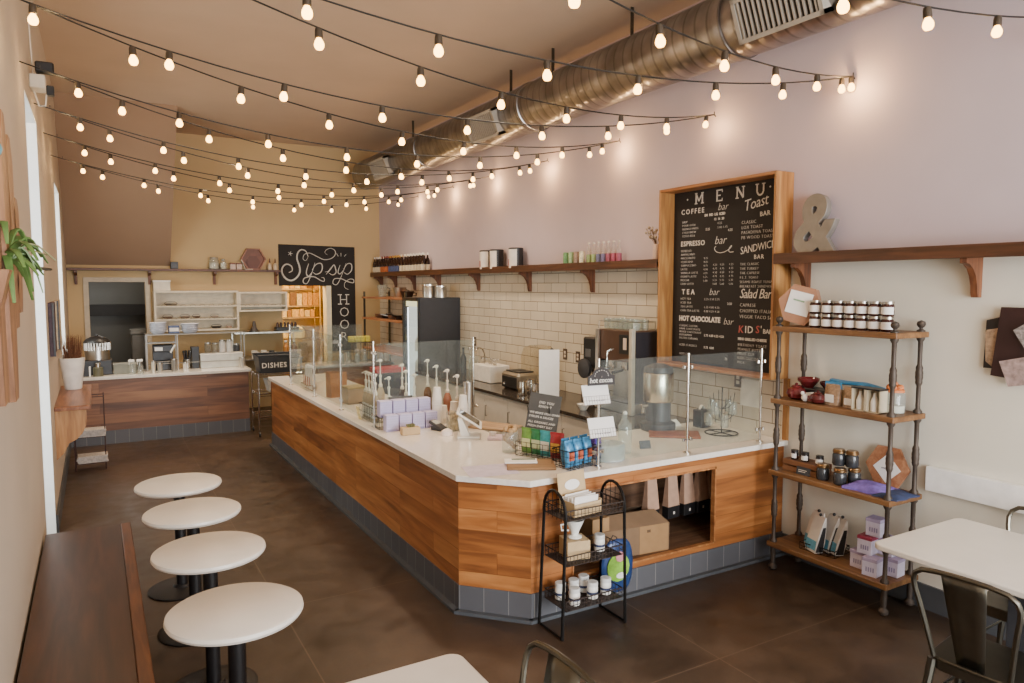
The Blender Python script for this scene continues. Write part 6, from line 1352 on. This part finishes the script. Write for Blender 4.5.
# niche contents
for q, x in enumerate((3.53, 3.73, 3.89, 4.03, 4.16)):
    tt = thing('coffee_sack', ['leftmost', 'second', 'third', 'fourth', 'rightmost'][q]+' brown paper bag with a black base hanging in the counter niche', 'bag', (x-.03, 4.0, .36), .1, 'brown bags with black bases in the niche')
    w0, w1, d = .062, .042, .03
    MB().add([(-w0, -d, .09), (w0, -d, .09), (w0, d, .09), (-w0, d, .09), (-w1, -.004, .41), (w1, -.004, .41), (w1, .004, .41), (-w1, .004, .41)], [(0, 3, 2, 1), (0, 1, 5, 4), (1, 2, 6, 5), (2, 3, 7, 6), (3, 0, 4, 7), (4, 5, 6, 7)]).obj('bag_body', P('bag_brown', '#b08c74', .75, 0, .1, 20), tt)
    MB().box(-w0-.001, w0+.001, -d-.001, d+.001, 0, .09, .002).obj('black_base', blackp, tt); MB().box(-.008, .008, -d-.003, -d-.001, .03, .05).obj('white_mark', chalkw, tt); MB().tube([(0, 0, .40), (0, 0, .425)], .003, 5).obj('hook', blackm, tt)
t = thing('delivery_carton', 'large brown cardboard carton with raised flaps in the counter niche', 'box', (3.24, 3.985, .2155), rad(-6))
MB().box(-.27, .27, -.17, .17, 0, .20).obj('carton', kraft_d, t); MB().add([(-.27, -.17, .20), (.27, -.17, .20), (.22, -.05, .27), (-.22, -.05, .27)], [(0, 1, 2, 3)]).add([(-.27, .17, .20), (.27, .17, .20), (.22, .05, .27), (-.22, .05, .27)], [(3, 2, 1, 0)]).obj('flap', kraft_d, t); MB().box(.02, .26, -.1715, -.1705, .0, .2).obj('painted_lit_face', P('carton_tan', '#9b7850', .85), t); MB().box(.08, .11, -.1725, -.1716, .15, .17).obj('printed_mark', P('mark_brown', '#5e4630', .8), t)  # paler front panel paints the light on that face into the colour
t = thing('small_carton', 'small tan carton on top of the large one at the left of the niche', 'box', (2.93, 3.95, .2155), 0); MB().box(-.07, .07, -.1, .1, 0, .30).obj('carton', P('carton_tan', '#9b7850', .85), t); MB().box(-.071, .071, -.02, .02, .3, .3012).obj('tape', P('tape_tan', '#a98f66', .4), t)

# ------------------------------------------------------------------ left wall: ledge, pot, rack, hangings, planter
t = thing('window_ledge', 'wooden wall counter with a curved bracket beyond the first window', 'wall counter')
MB().box(XL+.001, -.07, 7.66, 9.3, .96, 1.0, .004).obj('board', WOOD('ledge_wood', '#5e341d', '#85502d', '#a66d41', 'y', .3), t)
poly = [(XL+.001, .958), (-.11, .958), (-.11, .86)]+[(XL+.05+.20*cos(rad(a)), .86-.22*sin(rad(a))) for a in (15, 35, 55, 75)]+[(XL+.06, .56), (XL+.001, .50)]
for y in (7.72, 9.15): MB().prism(poly, y, y+.05, 'xz').obj('bracket', WOOD('bracket_pine', '#8a5a30', '#b07c48', '#cc9a62', 'z', .5), t)
t = thing('plant_pot', 'tall white pot of dry brown grass on the wooden wall counter', 'potted plant', (-.235, 8.95, 1.001)); MB().lathe([(.075, 0), (.08, .01), (.12, .33), (.11, .335), (.10, .32), (.001, .31)], seg=28).obj('pot', white_p, t)
m = MB()
for q in range(150):
    a = random.uniform(0, 2*pi); r_ = random.uniform(0, .09); l = random.uniform(.14, .28); m.tube([(r_*cos(a), r_*sin(a), .30), (r_*1.35*cos(a), r_*1.35*sin(a), .30+l)], [.004, .0015], 4)
m.obj('grass', P('dry_grass', '#6b4630', .9, 0, .35, 60), t)
t = thing('newspaper_rack', 'low black wire rack with folded newspapers under the wall counter', 'rack', (-.10, 9.5, 0))
for x in (-.16, .14):
    for y in (-.1, .1): MB().tube([(x, y, 0), (x, y, .86)], .006, 6).obj('upright', P('rack_rust', '#3c211c', .5, .4), t)
for z in (.08, .38, .84): m = MB(); m.tube([(-.16, -.1, z), (.14, -.1, z), (.14, .1, z), (-.16, .1, z)], .005, 5, True); [m.tube([(-.16+q*.06, -.1, z), (-.16+q*.06, .1, z)], .003, 4) for q in range(6)]; m.obj('wire_shelf', P('rack_rust', '#3c211c', .5, .4), t)
for z, lb in ((.086, 'bundle of newspapers on the bottom tray of the low rack'), (.386, 'bundle of newspapers on the upper tray of the low rack')):
    tt = thing('newspaper_stack', lb, 'newspapers', (-.10, 9.49, z)); 
    for q in range(5): MB().at((random.uniform(-.01, .015), 0, q*.016), 0, 0, random.uniform(-.05, .05)).box(-.15, .15, -.11, .09, 0, .014, .003).obj('newspaper', P('newsprint', '#b9b2ac', .8, 0, .2, 50), tt)
def hanging(label, y0, y1, z0, z1, m):
    t = thing('wall_hanging', label, 'wall hanging'); MB().box(XL+.001, XL+.03, y0, y1, z0, z1, .003).obj('panel', m, t)
    MB().box(XL+.031, XL+.045, y0, y0+.04, z0, z1).obj('edge_strip', darkp, t)
hanging('dark plum framed hanging on the left wall before the pot', 7.45, 8.1, 1.48, 1.95, P('plum', '#3c2733', .6, 0, .5, 30)); hanging('pale beaded hanging on the left wall next to the plum one', 8.4, 9.3, 1.47, 1.95, P('pale_weave', '#b9a98f', .7, 0, .3, 40))
t = thing('wall_rod', 'thin black rod held out across the first window', 'rod'); MB().tube([(XL, 5.93, 2.22), (XL+.04, 5.93, 2.22), (XL+.04, 7.4, 2.24), (XL, 7.4, 2.24)], .011, 8).obj('rod', blackm, t)
t = thing('wall_camera', 'black security camera on a white junction box high on the left wall', 'camera', (XL+.001, 6.6, 3.62)); MB().box(0, .10, -.09, .09, -.05, .05, .006).obj('junction_box', cream_p, t)
MB().box(.04, .16, -.12, -.04, .06, .14, .01).tube([(.05, -.05, .05), (.07, -.07, .08)], .012, 6).obj('camera_body', blackp, t); MB().box(.10, .15, .02, .09, -.07, .0, .005).obj('lamp_head', blackp, t); MB().tube([(.02, .04, -.05), (.05, .03, -.16), (.09, .05, -.15), (.10, .05, -.06)], .006, 6).tube([(.02, .0, .05), (.01, .0, .45)], .005, 6).obj('wire', cream_p, t)
# sculpted wooden planter with a spider plant
t = thing('wall_planter', 'carved reddish wood wall sculpture of tapering staves holding a plant', 'wall sculpture'); stv = WOOD('stave_wood', '#573521', '#8a5f3e', '#ad8259', 'z', .5, .8)
for y, z0, z1, d in ((2.05, 1.72, 2.85, .13), (2.22, 1.80, 2.74, .155), (2.36, 1.79, 2.56, .165), (2.50, 1.98, 2.52, .165), (2.63, 2.02, 2.36, .165), (2.12, 1.6, 2.3, .11)):
    w = .085; h = z1-z0
    MB().prism([(-w*.6, z0), (w*.6, z0), (w, z0+h*.25), (w*.9, z1-h*.12), (w*.35, z1), (-w*.35, z1), (-w*.9, z1-h*.12), (-w, z0+h*.25)], XL+.002, XL+.002+d, 'yz').obj('stave', stv, t).location = (0, y, 0)
MB().add([(XL+.15, 2.18, 2.02), (XL+.15, 2.42, 2.02), (XL+.18, 2.44, 2.14), (XL+.18, 2.16, 2.14), (XL+.10, 2.18, 2.02), (XL+.10, 2.42, 2.02), (XL+.10, 2.44, 2.14), (XL+.10, 2.16, 2.14)], [(0, 1, 2, 3), (4, 7, 6, 5), (0, 4, 5, 1), (0, 3, 7, 4), (1, 5, 6, 2)]).obj('planter_pocket', stv, t)
MB().ball((XL+.13, 2.28, 2.47), .035, 10, 6).ball((XL+.15, 2.22, 2.44), .025, 8, 6).obj('blue_flower', P('teal_bloom', '#5e8c94', .6), t)
t = thing('spider_plant', 'spider plant with long drooping green leaves in the wooden wall sculpture', 'plant', (XL+.15, 2.34, 2.14))
for q in range(17):
    a = random.uniform(-1.3, 1.3) if q else .1; L = random.uniform(.10, .2) if q > 2 else [.16, .13, .15][q]; up = random.uniform(.03, .12); m = MB(); pts = []
    for k in range(9):
        f = k/8; pts.append((L*f*cos(a)*.55, L*f*sin(a), up*sin(pi*f*.7)*1.3-.15*f*f*(1 if q < 5 else .35)))
    m.tube(pts, [.004+.008*sin(pi*min(1, .15+f_/8*.85)) for f_ in range(9)], 6, False, (0, 0, 1)).obj('leaf', P('leaf_green', '#58743a', .5, 0, .3, 20), t)
m = MB(); m.tube([(0, 0, .02), (.04, .02, .08), (.08, .03, .07), (.12, .04, .03)], .0025, 5).tube([(0, 0, .02), (.03, .02, .05), (.07, .02, .055), (.10, .05, .045)], .002, 5).obj('runner', P('runner_brown', '#7d7a52', .7), t)
# ------------------------------------------------------------------ camera, light, colour
cam = bpy.data.cameras.new('camera'); co = bpy.data.objects.new('camera', cam); C.objects.link(co)
cam.sensor_fit = 'HORIZONTAL'; cam.sensor_width = 36; cam.lens = 719.5/1024*36; cam.clip_start = .05; cam.clip_end = 100
co.location = (0, 0, 2.1); co.rotation_euler = (rad(90-4.43), 0, rad(-30.06))
bpy.context.scene.camera = co
def area(name, loc, rot, sx, sy, power, col, spread=180):
    l = bpy.data.lights.new(name, 'AREA'); l.shape = 'RECTANGLE'; l.size = sx; l.size_y = sy; l.energy = power; l.color = col; l.spread = rad(spread)
    o = bpy.data.objects.new(name, l); C.objects.link(o); o.location = loc; o.rotation_euler = tuple(rad(r) for r in rot); return o
def point(name, loc, power, col, r=.05):
    l = bpy.data.lights.new(name, 'POINT'); l.energy = power; l.color = col; l.shadow_soft_size = r
    o = bpy.data.objects.new(name, l); C.objects.link(o); o.location = loc; return o
def spot(name, loc, power, col, size=120, rot=(0, 0, 0), blend=1., r=.15):
    l = bpy.data.lights.new(name, 'SPOT'); l.energy = power; l.color = col; l.spot_size = rad(size); l.spot_blend = blend; l.shadow_soft_size = r
    o = bpy.data.objects.new(name, l); C.objects.link(o); o.location = loc; o.rotation_euler = tuple(rad(a) for a in rot); return o
# daylight through the two shop windows behind the camera
area('daylight', (1.15, -3.15, 1.9), (84, 0, 0), 1.9, 2.8, 190, (.95, .97, 1.))
area('daylight', (3.45, -3.15, 1.9), (84, 0, -4), 1.9, 2.8, 350, (.95, .97, 1.))
# daylight at the left windows
area('window_daylight', (-1.0, 5.6, 1.9), (90, 0, -62), 1.4, 3.2, 60, (.95, .97, 1.))
area('window_daylight', (-1.0, 10.2, 2.3), (90, 0, -62), 1.2, 2., 35, (1., .95, .88))
# added warm fill spots over the bar and the back, without fixtures
for x, y, p in ((3.0, 5.3, 230), (3.0, 7.8, 230), (1.0, 10.6, 200), (3.2, 10.8, 200), (.9, 7.0, 110)):
    spot('ceiling_fill_spot', (x, y, 4.4), p, (1., .78, .55), 115)
# soft warm glow of the bulbs next to the wall hooks
for y in AR[1:]: point('bulb_fill_light', (4.47, y-.06, 3.43), 5, (1., .60, .25), .02)
for k in 'ABCDE': point('bulb_fill_light', (AL[k][0]+.1, AL[k][1], 3.4), 1.6, (1., .68, .32), .02)
for x in (1.2, 3.0):  # added fill points spreading more of the string bulbs' glow mid-room
    for y in (5.2, 7.4, 9.6): point('bulb_fill_light', (x, y, 3.16), 5, (1., .70, .40), .02)
point('kitchen_light', (3.0, 13.6, 2.45), 75, (1., .72, .36), .2)
point('passage_fill', (.3, 14.0, 2.3), 9, (1., .93, .82), .2)  # added fill brightening the room beyond the left doorway
w = bpy.data.worlds.new('world'); bpy.context.scene.world = w; w.use_nodes = True
bg = w.node_tree.nodes['Background']; bg.inputs[0].default_value = (.9, .95, 1., 1); bg.inputs[1].default_value = 1.2
sc = bpy.context.scene
sc.view_settings.view_transform = 'AgX'; sc.view_settings.look = 'AgX - Base Contrast'; sc.view_settings.exposure = .52
sc.cycles.max_bounces = 10; sc.cycles.transparent_max_bounces = 24; sc.cycles.diffuse_bounces = 4; sc.cycles.caustics_reflective = False; sc.cycles.caustics_refractive = False
sc.cycles.sample_clamp_indirect = 4.; sc.cycles.use_denoising = True
